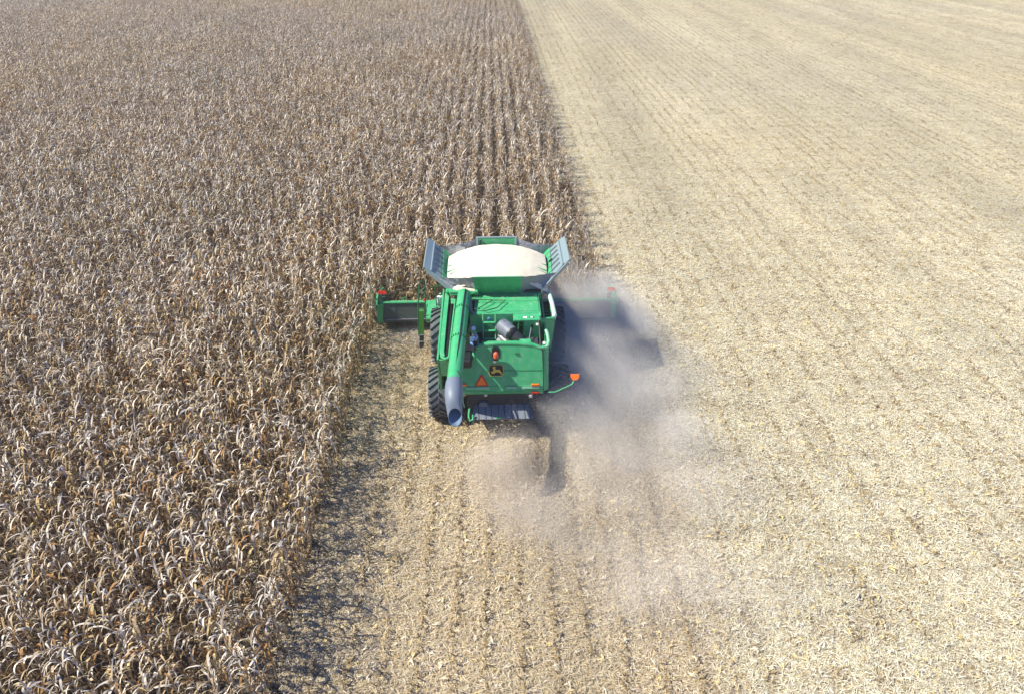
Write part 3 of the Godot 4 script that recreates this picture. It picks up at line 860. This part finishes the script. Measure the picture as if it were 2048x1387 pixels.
func header(c: Node3D) -> void:
	var hd := one("corn_header", M.backsheet, c, func(b: MB) -> void:
		b.panel(Vector3(-4.5, 1.2, -3.08), Vector3(4.5, 1.2, -3.08), Vector3(4.5, 0.42, -2.98), Vector3(-4.5, 0.42, -2.98), 0.05)
		b.box(Vector3(0, 0.5, -3.7), Vector3(9.0, 0.06, 1.3), 0.02))
	one("top_beam", M.green_paint, hd, func(b: MB) -> void:
		b.box(Vector3(0, 1.22, -3.10), Vector3(9.1, 0.10, 0.14), 0.03))
	one("lower_rail", M.steel, hd, func(b: MB) -> void: b.box(Vector3(-3.0, 0.56, -2.94), Vector3(2.7, 0.04, 0.05), 0.01))
	one("lower_rail", M.steel, hd, func(b: MB) -> void: b.box(Vector3(3.0, 0.56, -2.94), Vector3(2.7, 0.04, 0.05), 0.01))
	one("drive_housing", M.green_paint, hd, func(b: MB) -> void:
		b.tube([Vector3(-2.4, 1.30, -2.9), Vector3(-1.3, 1.30, -2.9)], 0.14, 12)
		b.box(Vector3(-2.1, 1.05, -2.86), Vector3(0.9, 0.22, 0.2), 0.04)
		b.box(Vector3(-2.6, 1.15, -2.9), Vector3(0.24, 0.34, 0.2), 0.04))
	one("cross_auger", M.steel, hd, func(b: MB) -> void:
		b.tube([Vector3(-4.4, 0.85, -3.55), Vector3(4.4, 0.85, -3.55)], 0.12, 10))
	for s in [-1.0, 1.0]:
		one("end_shield", M.green_paint, hd, func(b: MB) -> void:
			b.prism(PackedVector2Array([Vector2(-2.82, 0.95), Vector2(-2.78, 1.30), Vector2(-2.95, 1.48), Vector2(-3.3, 1.52), Vector2(-4.6, 1.1), Vector2(-5.6, 0.4), Vector2(-5.2, 0.25), Vector2(-3.1, 0.3)]), Vector3(4.62 * s, 0, 0), Vector3(0, 0, 1), Vector3(0, 1, 0), 0.06 * s)
			b.box(Vector3(4.48 * s, 0.85, -2.94), Vector3(0.10, 0.8, 0.10), 0.03)
			b.panel(Vector3(4.36 * s, 1.26, -2.95), Vector3(4.62 * s, 1.26, -2.85), Vector3(4.60 * s, 0.6, -2.72), Vector3(4.44 * s, 0.5, -2.86), 0.03))
		one("marker_flag", M.red_lens, hd, func(b: MB) -> void:
			b.prism(PackedVector2Array([Vector2(-0.15, -0.05), Vector2(0.15, -0.05), Vector2(0.17, 0.02), Vector2(0.10, 0.09), Vector2(-0.12, 0.09), Vector2(-0.17, 0.03)]), Vector3(4.40 * s, 1.58, -3.22), Vector3(1, 0, 0), Vector3(0, 0.9, -0.4).normalized(), 0.07))
		one("marker_stem", M.dark, hd, func(b: MB) -> void:
			b.box(Vector3(4.33 * s, 1.38, -3.15), Vector3(0.16, 0.22, 0.12), 0.03)
			b.tube([Vector3(4.4 * s, 1.28, -3.12), Vector3(4.4 * s, 1.56, -3.2)], 0.025, 6))
	for k in 13:
		var x := (k - 6) * ROW
		one("snout", M.header_green, hd, func(b: MB) -> void:
			var rings := []
			for q: Array in [[-3.5, 0.22, 0.85, 0.4], [-4.2, 0.2, 0.72, 0.38], [-5.0, 0.13, 0.45, 0.25], [-5.6, 0.03, 0.2, 0.14]]:
				var ring := []
				for j in 7:
					var a := PI * j / 6.0
					ring.append(Vector3(x + cos(a) * q[1], q[3] + (q[2] - q[3]) * sin(a), q[0]))
				rings.append(ring)
			b.skin(rings, false))

# ---------------------------------------------------------------- corn
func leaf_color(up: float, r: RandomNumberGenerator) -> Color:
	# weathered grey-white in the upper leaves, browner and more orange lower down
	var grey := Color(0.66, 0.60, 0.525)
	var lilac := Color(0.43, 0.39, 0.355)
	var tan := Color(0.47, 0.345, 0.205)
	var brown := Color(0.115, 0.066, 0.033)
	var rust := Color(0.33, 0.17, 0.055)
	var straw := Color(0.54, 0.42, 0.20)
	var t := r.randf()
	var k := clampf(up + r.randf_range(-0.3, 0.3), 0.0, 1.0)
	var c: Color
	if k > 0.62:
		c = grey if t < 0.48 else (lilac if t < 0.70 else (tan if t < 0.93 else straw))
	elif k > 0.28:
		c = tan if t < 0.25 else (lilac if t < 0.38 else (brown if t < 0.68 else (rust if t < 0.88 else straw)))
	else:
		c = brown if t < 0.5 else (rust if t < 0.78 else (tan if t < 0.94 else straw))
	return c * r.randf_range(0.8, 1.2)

func strip(b: MB, at: Vector3, az: float, el: float, length: float, width: float, bend: float, twist: float, r: RandomNumberGenerator, seg := 7, curl := 0.0) -> void:
	var p := at
	var e := el
	var rows := []
	var a := az
	for i in seg + 1:
		var t := float(i) / seg
		var d := Vector3(cos(a) * cos(e), sin(e), sin(a) * cos(e))
		var side := Vector3(-sin(a), 0, cos(a)).rotated(d, twist * t * t + curl * sin(t * 5.0))
		var nn := d.cross(side).normalized()
		var w := width * (0.55 + 0.9 * t if t < 0.5 else 1.0) * (1.0 - pow(t, 2.4)) * 0.5 + 0.0015
		rows.append([p + side * w + nn * w * 0.35, p, p - side * w + nn * w * 0.35, nn])
		p += d * length / seg
		e -= bend / seg * (0.5 + 1.6 * exp(-pow((t - 0.30) / 0.17, 2.0)))
		e = clampf(e + r.randf_range(-0.16, 0.16), -1.5, 1.5)
		a += r.randf_range(-0.26, 0.26)
	for i in seg:
		var q: Array = rows[i]
		var s: Array = rows[i + 1]
		b.quad_s(q[0], q[1], s[1], s[0], q[3], q[3], s[3], s[3])
		b.quad_s(q[1], q[2], s[2], s[1], q[3], q[3], s[3], s[3])

# a plant as a list of [name, MB]
func plant(sd: int) -> Array:
	var r := RandomNumberGenerator.new()
	r.seed = 1000 + sd
	var out := []
	var H := r.randf_range(1.95, 2.4)
	var lean := Vector3(r.randf_range(-0.12, 0.12), 0, r.randf_range(-0.12, 0.12))
	var st := MB.new()
	st.col = Color(0.36, 0.25, 0.13) * r.randf_range(0.75, 1.2)
	var path := []
	for i in 6:
		var t := i / 5.0
		path.append(Vector3(lean.x * t * t + r.randf_range(-0.01, 0.01), H * t, lean.z * t * t + r.randf_range(-0.01, 0.01)))
	st.tube(path, 0.014, 5, false, 0.005)
	out.append(["stalk", st])
	var tas := MB.new()
	tas.col = Color(0.45, 0.36, 0.24) * r.randf_range(0.8, 1.2)
	for k in r.randi_range(2, 5):
		strip(tas, path[5], r.randf() * TAU, r.randf_range(0.5, 1.4), r.randf_range(0.14, 0.26), 0.012, r.randf_range(0.3, 1.8), 0, r, 4)
	out.append(["tassel", tas])
	var nl := r.randi_range(14, 18)
	var az := r.randfn(0.0, 0.45)
	for k in nl:
		var t := lerpf(0.16, 0.98, (k + r.randf_range(-0.2, 0.2)) / (nl - 1))
		t = clampf(t, 0.1, 0.99)
		var i := mini(int(t * 5), 4)
		var at: Vector3 = path[i].lerp(path[i + 1], t * 5 - i)
		var lf := MB.new()
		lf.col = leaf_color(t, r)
		var L := r.randf_range(0.36, 0.64) if r.randf() < 0.72 else r.randf_range(0.64, 0.95) * (1.0 if t < 0.8 else 0.75)
		var broken := r.randf() < 0.35
		var stiff := r.randf() < 0.14
		strip(lf, at, az + r.randf_range(-0.5, 0.5), r.randf_range(0.75, 1.42) if t > 0.68 else r.randf_range(1.0, 1.45), L, r.randf_range(0.015, 0.055), ((r.randf_range(0.3, 1.2) if stiff else r.randf_range(2.0, 3.0)) if t > 0.68 else r.randf_range(3.3, 4.3)) if not broken else r.randf_range(3.2, 4.4), r.randf_range(-2.2, 2.2), r, 7, r.randf_range(-0.5, 0.5))
		out.append(["leaf", lf])
		if r.randf() < 0.5:
			var sh := MB.new()
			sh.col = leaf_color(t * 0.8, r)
			strip(sh, at, az + r.randf_range(1.0, 2.2), r.randf_range(0.2, 1.2), L * 0.6, r.randf_range(0.012, 0.032), r.randf_range(1.5, 4.0), r.randf_range(-3, 3), r, 5, 0.6)
			out.append(["leaf", sh])
		az = (PI if k % 2 == 0 else 0.0) + r.randfn(0.0, 0.5)
	# the drooping ear in its husk
	var ear := MB.new()
	ear.col = [Color(0.56, 0.45, 0.24), Color(0.50, 0.40, 0.26), Color(0.46, 0.34, 0.17)][r.randi() % 3]
	var ea := r.randf() * TAU
	var eb: Vector3 = path[2] + Vector3(0, r.randf_range(-0.1, 0.2), 0)
	var dd := Vector3(cos(ea), r.randf_range(-1.2, 0.3), sin(ea)).normalized()
	var rings := []
	for q: Array in [[0.02, 0.012], [0.06, 0.028], [0.14, 0.032], [0.22, 0.024], [0.27, 0.006]]:
		rings.append(ear.circle(eb + dd * q[0], dd, q[1], 6))
	ear.skin(rings)
	for k in 3:
		strip(ear, eb + dd * 0.06, ea + r.randf_range(-0.8, 0.8), r.randf_range(-0.8, 0.4), 0.24, 0.05, 1.4, r.randf_range(-1, 1), r, 4)
	out.append(["ear", ear])
	return out

func ordinal(k: int) -> String:
	var ones := ["", "first", "second", "third", "fourth", "fifth", "sixth", "seventh", "eighth", "ninth", "tenth", "eleventh", "twelfth", "thirteenth", "fourteenth", "fifteenth", "sixteenth", "seventeenth", "eighteenth", "nineteenth"]
	if k < 20:
		return ones[k]
	if k % 10 == 0:
		return ["twentieth", "thirtieth", "fortieth", "fiftieth", "sixtieth"][k / 10 - 2]
	return ["twenty", "thirty", "forty", "fifty", "sixty"][k / 10 - 2] + "-" + ones[k % 10]

const VARIANTS := 14
var cam_basis := Basis.from_euler(Vector3(deg_to_rad(-32.8), deg_to_rad(-1.66), 0))

# where a point stands in the frame: x and y run from -1 to 1 inside it, z is its depth
func in_frame(p: Vector3) -> Vector3:
	var q := cam_basis.inverse() * (p - Vector3(0, 14, 0))
	var half := tan(deg_to_rad(53.9 / 2))
	var d := maxf(-q.z, 0.01)
	return Vector3(q.x / d / half / (1024.0 / 693.0), q.y / d / half, -q.z)

func multi(called: String, mesh: Mesh, ts: Array, cs: Array, parent: Node) -> MultiMeshInstance3D:
	var mm := MultiMesh.new()
	mm.transform_format = MultiMesh.TRANSFORM_3D
	mm.use_colors = true
	mm.mesh = mesh
	mm.instance_count = ts.size()
	for i in ts.size():
		mm.set_instance_transform(i, ts[i])
		mm.set_instance_color(i, cs[i])
	var o := MultiMeshInstance3D.new()
	o.name = called
	o.multimesh = mm
	o.set_meta("kind", "stuff")
	parent.add_child(o, true)
	return o

func corn() -> void:
	var protos := []
	var merged := []
	for k in VARIANTS:
		var pl := plant(k)
		var root := Node3D.new()
		var all := MB.new()
		for q: Array in pl:
			var b: MB = q[1]
			part(q[0], b, M.corn_leaf, root)
			all.v.append_array(b.v)
			all.n.append_array(b.n)
			all.c.append_array(b.c)
		protos.append(root)
		merged.append(all.mesh(M.corn_leaf))
	var tone := FastNoiseLite.new()
	tone.seed = 31
	tone.frequency = 0.035
	var tone2 := FastNoiseLite.new()
	tone2.seed = 77
	tone2.frequency = 0.12
	var spots := []
	for m in range(-140, 6):
		var x := MID + (m + 0.5) * ROW
		var z := -6.0
		if m >= -6:
			z = -24.0
		while z > -172.0:
			z -= rng.randf_range(0.15, 0.37)
			var zz := z
			var xx := x + rng.randfn(0.0, 0.035)
			var f := in_frame(Vector3(xx, 1.2, zz))
			if rng.randf() < (0.03 if m < 4 else (0.15 if m == 4 else 0.4)):
				continue
			var mx := 1.0 + 3.5 / f.z + 0.02
			if absf(f.x) > mx or absf(f.y) > 1.0 + 2.6 / f.z + 0.02:
				continue
			spots.append([Vector3(xx, 0, zz), m, f])
	# the 300 that show largest are things of their own
	var near := []
	for i in spots.size():
		var f: Vector3 = spots[i][2]
		var top := in_frame(spots[i][0] + Vector3(0, 2.0, 0))
		if absf(f.x) < 0.985 and top.y > -0.96 and f.y < 1.0:
			near.append([f.z, i])
	near.sort_custom(func(a: Array, b: Array) -> bool: return a[0] < b[0])
	var single := {}
	for q: Array in near.slice(0, 300):
		single[q[1]] = true
	var counted := {}
	var ts := []
	var cs := []
	for k in VARIANTS:
		ts.append([])
		cs.append([])
	for i in spots.size():
		var p: Vector3 = spots[i][0]
		var m: int = spots[i][1]
		var k := rng.randi() % VARIANTS
		var s := rng.randf_range(0.95, 1.2) * (1.0 if m < 4 else (0.9 if m == 4 else 0.7))
		var lean := Basis(Vector3(rng.randf_range(-1, 1), 0, rng.randf_range(-1, 1)).normalized(), absf(rng.randfn(0.0, 0.09 if m < 4 else 0.2)))
		var t := Transform3D(lean * Basis(Vector3.UP, PI / 2 + (PI if rng.randf() < 0.5 else 0.0) + rng.randfn(0.0, 0.3)) * Basis.from_scale(Vector3(s, s * rng.randf_range(0.93, 1.07), s)), p)
		if single.has(i):
			var o: Node3D = protos[k].duplicate()
			o.name = numbered("corn_plant")
			o.transform = t
			var row := -7 - m
			counted[row] = counted.get(row, 0) + 1
			tag(o, "dry corn plant, %s from the near end of the %s row from the cut strip" % [ordinal(counted[row]), "outermost" if row == 0 else ordinal(row + 1)], "corn plant", "dry corn plants standing at the lower left")
			add_child(o)
			continue
		var a := tone.get_noise_2d(p.x, p.z * 0.8)
		var b := tone2.get_noise_2d(p.x, p.z)
		var w := 1.0 + 0.18 * b + rng.randf_range(-0.12, 0.12)
		ts[k].append(t)
		cs[k].append(Color(w * (1.0 + 0.06 * a), w, w * (0.99 - 0.16 * maxf(a, -0.1))))
	var field := Node3D.new()
	field.name = "cornfield"
	tag(field, "field of dry brown and grey standing corn left of and ahead of the combine", "corn", "", "stuff")
	add_child(field)
	for k in VARIANTS:
		multi("corn_plants", merged[k], ts[k], cs[k], field)
		protos[k].free()

# ---------------------------------------------------------------- stubble and chaff
func bit_color(r: RandomNumberGenerator, fresh: bool) -> Color:
	var t := r.randf()
	var c: Color
	if t < 0.38:
		c = Color(0.72, 0.665, 0.475)
	elif t < 0.64:
		c = Color(0.80, 0.78, 0.655)
	elif t < 0.79:
		c = Color(0.58, 0.495, 0.33)
	elif t < 0.87:
		c = Color(0.69, 0.57, 0.27)
	elif t < 0.94:
		c = Color(0.26, 0.185, 0.11) if fresh else Color(0.38, 0.30, 0.185)
	else:
		c = Color(0.51, 0.48, 0.45)
	if fresh:
		c *= Color(0.89, 0.815, 0.765)
	return c * r.randf_range(0.82, 1.12)

func bit(b: MB, p: Vector3, a: float, L: float, w: float, lift: float, r: RandomNumberGenerator) -> void:
	var d := Vector3(cos(a), 0, sin(a))
	var s := Vector3(-sin(a), r.randf_range(-0.7, 0.7), cos(a)).normalized() * w * 0.5
	var p0 := p - d * L * 0.5 + Vector3(0, r.randf_range(0.0, lift * 0.5), 0)
	var p2 := p + d * L * 0.5 + Vector3(0, r.randf_range(0.0, lift * 0.8), 0)
	var p1 := p + Vector3(-d.z, 0, d.x) * L * r.randf_range(-0.12, 0.12) + Vector3(0, lift, 0)
	b.quad(p0 - s * 0.5, p0 + s * 0.5, p1 + s, p1 - s)
	b.quad(p1 - s, p1 + s, p2 + s * 0.35, p2 - s * 0.35)

func residue() -> void:
	var kinds := []
	for k in 8:
		var r := RandomNumberGenerator.new()
		r.seed = 500 + k
		var b := MB.new()
		var fresh := k >= 4
		for i in (2500 if not fresh else 1900):
			b.col = bit_color(r, fresh)
			var L := 0.05 + 0.20 * pow(r.randf(), 1.7)
			bit(b, Vector3(r.randf_range(-1.05, 1.05), 0.012 + 0.035 * r.randf(), r.randf_range(-1.05, 1.05)), r.randfn(0.0, 1.0) + (PI if r.randf() < 0.5 else 0.0), L, r.randf_range(0.005, 0.018), r.randf_range(0.005, 0.045), r)
		for i in 7:      # husks and broad leaf pieces
			b.col = Color(0.66, 0.53, 0.27) if r.randf() < 0.5 else Color(0.70, 0.63, 0.48)
			var at := Vector3(r.randf_range(-1, 1), 0.06, r.randf_range(-1, 1))
			for j in 3:
				bit(b, at + Vector3(r.randf_range(-0.04, 0.04), 0, r.randf_range(-0.04, 0.04)), r.randf() * TAU, r.randf_range(0.09, 0.2), r.randf_range(0.02, 0.04), 0.05, r)
		kinds.append(b.mesh(M.straw))
	var ts := []
	var cs := []
	for k in 8:
		ts.append([])
		cs.append([])
	var tone := FastNoiseLite.new()
	tone.seed = 12
	tone.frequency = 0.06
	var z := -4.0
	while z > -178.0:
		var x := -5.3
		while x < 125.0:
			var px := x + rng.randf_range(-0.3, 0.3)
			var pz := z + rng.randf_range(-0.3, 0.3)
			x += 1.4
			var f := in_frame(Vector3(px, 0, pz))
			if absf(f.x) > 1.0 + 2.5 / f.z or absf(f.y) > 1.0 + 2.5 / f.z:
				continue
			var strip_now := px < MID + 6 * ROW
			if pz < -26.0 and strip_now:
				continue
			var k := rng.randi() % 4 + (4 if strip_now else 0)
			var a := tone.get_noise_2d(px * 3.2, pz * 0.18)
			var w := rng.randf_range(0.93, 1.05) + 0.26 * a
			var warm := 0.06 * tone.get_noise_2d(px * 0.4 + 300, pz * 0.4)
			ts[k].append(Transform3D(Basis(Vector3.UP, (0.0 if rng.randf() < 0.5 else PI) + rng.randfn(0.0, 0.35)) * Basis.from_scale(Vector3(rng.randf_range(0.9, 1.1), 1, rng.randf_range(0.9, 1.1))), Vector3(px, rng.randf_range(0.0, 0.012), pz)))
			cs[k].append(Color(w, w * (1.0 - warm * 0.4), w * (1.0 - warm * 1.5)))
		z -= 1.4
	var rs := Node3D.new()
	rs.name = "crop_residue"
	tag(rs, "pale chopped leaves and husks strewn over the harvested ground", "chaff", "", "stuff")
	add_child(rs)
	for k in 8:
		multi("chaff", kinds[k], ts[k], cs[k], rs)
	# rows of cut stubs
	var stubs := []
	for k in 10:
		var r := RandomNumberGenerator.new()
		r.seed = 900 + k
		var dark := 0.72 if k >= 6 else 0.78
		var b := MB.new()
		for i in 7:
			var zz := (i - 3) * 0.165 + r.randf_range(-0.04, 0.04)
			var h := r.randf_range(0.12, 0.28) if k >= 6 else r.randf_range(0.05, 0.13)
			b.col = Color(0.54, 0.40, 0.22) * r.randf_range(0.6, 1.25) * dark
			var foot := Vector3(r.randfn(0.0, 0.025), 0, zz)
			var top := foot + Vector3(r.randfn(0.0, 0.06), h, r.randfn(0.0, 0.08))
			b.tube([foot, top], 0.014, 5, true, 0.011)
			for j in 3:
				b.col = Color(0.58, 0.44, 0.25) * r.randf_range(0.55, 1.2) * dark
				strip(b, foot.lerp(top, r.randf_range(0.3, 1.0)), r.randf() * TAU, r.randf_range(0.0, 1.0), r.randf_range(0.10, 0.24), r.randf_range(0.015, 0.04), r.randf_range(1.0, 3.0), r.randf_range(-2, 2), r, 3)
		stubs.append(b.mesh(M.straw))
	ts = []
	cs = []
	for k in 10:
		ts.append([])
		cs.append([])
	for m in range(-6, 165):
		var x := MID + (m + 0.5) * ROW
		var rr := RandomNumberGenerator.new()
		rr.seed = 4000 + m
		# standing stubs show in some rows, wheels and residue flatten others
		var keep := clampf([1.1, 1.1, 0.7, 0.5, 1.1, 0.6, 0.6, 1.1, 0.5, 0.7, 1.1, 1.1][posmod(m - 6, 12)] * rr.randf_range(0.8, 1.1), 0.3, 1.0)
		if m < 6:
			keep = 0.85
		z = -5.0
		while z > -178.0:
			z -= 1.12
			if m < 6 and z < -22.6:
				break
			if rng.randf() > keep:
				continue
			var p := Vector3(x + rng.randfn(0.0, 0.03), 0, z + rng.randf_range(-0.2, 0.2))
			var f := in_frame(p)
			if absf(f.x) > 1.0 + 1.5 / f.z or absf(f.y) > 1.0 + 1.5 / f.z:
				continue
			var k := rng.randi() % 6 if m >= 6 else 6 + rng.randi() % 4
			var s := rng.randf_range(0.75, 1.15)
			ts[k].append(Transform3D(Basis(Vector3.UP, 0.0 if rng.randf() < 0.5 else PI) * Basis.from_scale(Vector3(1, s, 1)), p))
			var w := rng.randf_range(0.8, 1.15)
			cs[k].append(Color(w, w, w * 0.95))
	var sb := Node3D.new()
	sb.name = "corn_stubble"
	tag(sb, "rows of short cut corn stubs running away over the harvested ground", "stubble", "", "stuff")
	add_child(sb)
	for k in 10:
		multi("stubs", stubs[k], ts[k], cs[k], sb)

# ---------------------------------------------------------------- dust
func machine_chaff() -> void:
	var r := RandomNumberGenerator.new()
	r.seed = 321
	var b := MB.new()
	for i in 520:
		b.col = bit_color(r, true)
		var t := r.randf()
		var p: Vector3
		if t < 0.45:
			p = Vector3(r.randf_range(-0.8, 1.25), 3.502, 0.6 + 1.1 * pow(r.randf(), 1.5))
		elif t < 0.6:
			p = Vector3(r.randf_range(-0.8, 1.2), 2.588, r.randf_range(1.9, 2.85))
		elif t < 0.75:
			p = Vector3(r.randf_range(-1.0, 1.2), 1.035 - 0.21, r.randf_range(3.5, 3.6))
		elif t < 0.88:
			p = Vector3(r.randf_range(-2.5, -1.5), 1.685, r.randf_range(-2.3, -1.2))
		else:
			p = Vector3(r.randf_range(-4.4, -2.6), 1.275, r.randf_range(-3.16, -3.05))
		bit(b, p + Vector3(MID, 0.006, -20), r.randf() * TAU, r.randf_range(0.02, 0.09), r.randf_range(0.005, 0.014), r.randf_range(0.002, 0.015), r)
	var o := part("chaff_on_machine", b, M.straw, self)
	tag(o, "bits of straw lying on the decks and ledges of the combine", "chaff", "", "stuff")

func dust() -> void:
	var grey := FogMaterial.new()
	var root := Node3D.new()
	root.name = "dust_cloud"
	tag(root, "grey brown dust blowing from the back of the combine to its right", "dust", "", "stuff")
	add_child(root)
	var banks := []
	var puff := func(at: Vector3, size: Vector3, tau: float, brown: float, turn := 0.0) -> void:
		var m := FogMaterial.new()
		m.albedo = Color(1.0, 1.0, 1.0).lerp(Color(1.0, 0.93, 0.87), brown)
		banks.append([at, size, tau, brown])
		m.density = tau / size.y * 0.65
		var f := FogVolume.new()
		f.name = "dust_puff"
		f.shape = RenderingServer.FOG_VOLUME_SHAPE_ELLIPSOID
		f.size = size
		f.material = m
		f.position = at
		f.rotation.y = turn
		root.add_child(f, true)
	# beside the combine, in its shade
	puff.call(Vector3(3.4, 1.0, -21.2), Vector3(5.0, 2.6, 5.0), 0.34, 0.0)
	puff.call(Vector3(2.9, 1.2, -19.0), Vector3(3.4, 2.4, 4.6), 0.40, 0.1)
	puff.call(Vector3(2.3, 0.8, -18.6), Vector3(1.8, 1.8, 3.6), 0.30, 0.1)
	puff.call(Vector3(2.9, 1.0, -17.2), Vector3(4.0, 2.2, 3.6), 0.40, 0.1)
	puff.call(Vector3(4.4, 0.8, -18.0), Vector3(4.4, 1.8, 4.4), 0.22, 0.0)
	puff.call(Vector3(3.8, 1.1, -22.9), Vector3(4.4, 2.2, 2.4), 0.42, 0.0)
	puff.call(Vector3(3.3, 0.9, -22.2), Vector3(5.6, 2.4, 4.0), 0.30, 0.0)
	puff.call(Vector3(3.9, 1.3, -23.6), Vector3(3.2, 1.6, 2.6), 0.34, 0.0)
	puff.call(Vector3(4.6, 1.4, -21.4), Vector3(2.4, 1.8, 3.0), 0.30, 0.0)
	puff.call(Vector3(5.6, 0.6, -19.8), Vector3(3.6, 1.3, 4.4), 0.22, 0.0)
	puff.call(Vector3(2.6, 1.6, -24.0), Vector3(2.4, 2.4, 2.2), 0.25, 0.2)
	puff.call(Vector3(4.4, 0.6, -16.0), Vector3(4.6, 1.6, 3.0), 0.25, 0.2)
	# thrown out behind the chopper
	puff.call(Vector3(0.3, 0.5, -15.0), Vector3(2.6, 0.9, 2.0), 0.26, 1.0)
	puff.call(Vector3(0.35, 0.5, -13.8), Vector3(2.6, 1.1, 2.4), 0.24, 1.0)
	puff.call(Vector3(0.7, 0.5, -12.8), Vector3(2.2, 1.0, 1.8), 0.28, 0.9)
	puff.call(Vector3(3.1, 0.7, -15.2), Vector3(3.2, 1.4, 2.6), 0.30, 0.4)
	puff.call(Vector3(-0.4, 0.4, -14.9), Vector3(1.6, 0.7, 1.4), 0.12, 1.0)
	# settling lower right
	puff.call(Vector3(2.8, 0.5, -13.0), Vector3(4.6, 1.1, 3.0), 0.16, 0.5)
	puff.call(Vector3(2.2, 0.4, -11.4), Vector3(3.4, 1.0, 3.2), 0.13, 0.6)
	puff.call(Vector3(5.2, 0.5, -14.0), Vector3(5.6, 1.2, 4.0), 0.14, 0.4)
	puff.call(Vector3(3.8, 0.5, -10.4), Vector3(6.4, 1.0, 4.4), 0.08, 0.4)
	# round the header on the left
	puff.call(Vector3(-3.4, 0.35, -21.9), Vector3(2.0, 0.6, 1.2), 0.10, 0.0)
	# fine flakes of chaff and leaf dust drifting in those banks
	var motes := []
	for k in 4:
		var q := RandomNumberGenerator.new()
		q.seed = 60 + k
		var mb := MB.new()
		for i in 14000:
			var g := Vector3(q.randfn(), q.randfn(), q.randfn()) * 0.27
			if g.length() > 0.95:
				continue
			mb.col = Color(0.86, 0.83, 0.78) * q.randf_range(0.85, 1.1)
			var tilt := Basis(Vector3(q.randf_range(-1, 1), 0, q.randf_range(-1, 1)).normalized(), absf(q.randfn(0.0, 0.36))) * Basis(Vector3.UP, q.randf() * TAU)
			var w := q.randf_range(0.0006, 0.00125)
			mb.quad(g + tilt * Vector3(-w, 0, -w), g + tilt * Vector3(w, 0, -w * 0.8), g + tilt * Vector3(w * 0.9, 0, w), g + tilt * Vector3(-w, 0, w * 0.9))
		motes.append(mb.mesh(M.straw))
	var mts := [[], [], [], []]
	var mcs := [[], [], [], []]
	var q2 := RandomNumberGenerator.new()
	q2.seed = 99
	for bk: Array in banks:
		var size: Vector3 = bk[1]
		var count := int(size.x * size.z * bk[2] * 3.3) + 1
		for i in count:
			var g := Vector3(q2.randfn(), q2.randfn(), q2.randfn()) * 0.22
			var at: Vector3 = bk[0] + g * size
			var sc := q2.randf_range(1.1, 2.3)
			at.y = maxf(at.y, 0.32 * sc)
			var k := q2.randi() % 4
			mts[k].append(Transform3D(Basis(Vector3.UP, q2.randf() * TAU) * Basis.from_scale(Vector3(sc, sc * 0.5, sc)), at))
			var br: float = bk[3]
			mcs[k].append(Color(1.0, 1.0 - 0.08 * br, 1.0 - 0.16 * br))
	for k in 4:
		multi("drifting_flakes", motes[k], mts[k], mcs[k], root)
	# chopped bits in the air
	var r := RandomNumberGenerator.new()
	r.seed = 88
	var b := MB.new()
	for i in 420:
		b.col = Color(0.66, 0.55, 0.36) * r.randf_range(0.5, 1.2)
		var a := r.randfn(0.2, 0.55)
		var dist := r.randf_range(0.2, 3.6)
		var p := Vector3(0.2 + sin(a) * dist, maxf(0.85 - 0.09 * dist * dist + r.randf_range(-0.2, 0.35), 0.08), -16.2 + cos(a) * dist * 0.9)
		if i % 4 == 0:
			p = Vector3(r.randf_range(1.5, 6.0), r.randf_range(0.2, 1.6), r.randf_range(-22.0, -12.0))
		bit(b, p, r.randf() * TAU, r.randf_range(0.03, 0.11), r.randf_range(0.006, 0.02), r.randf_range(-0.03, 0.03), r)
	var o := part("flying_chaff", b, M.straw, self)
	tag(o, "bits of chopped straw flying in the dust behind the combine", "chaff", "", "stuff")
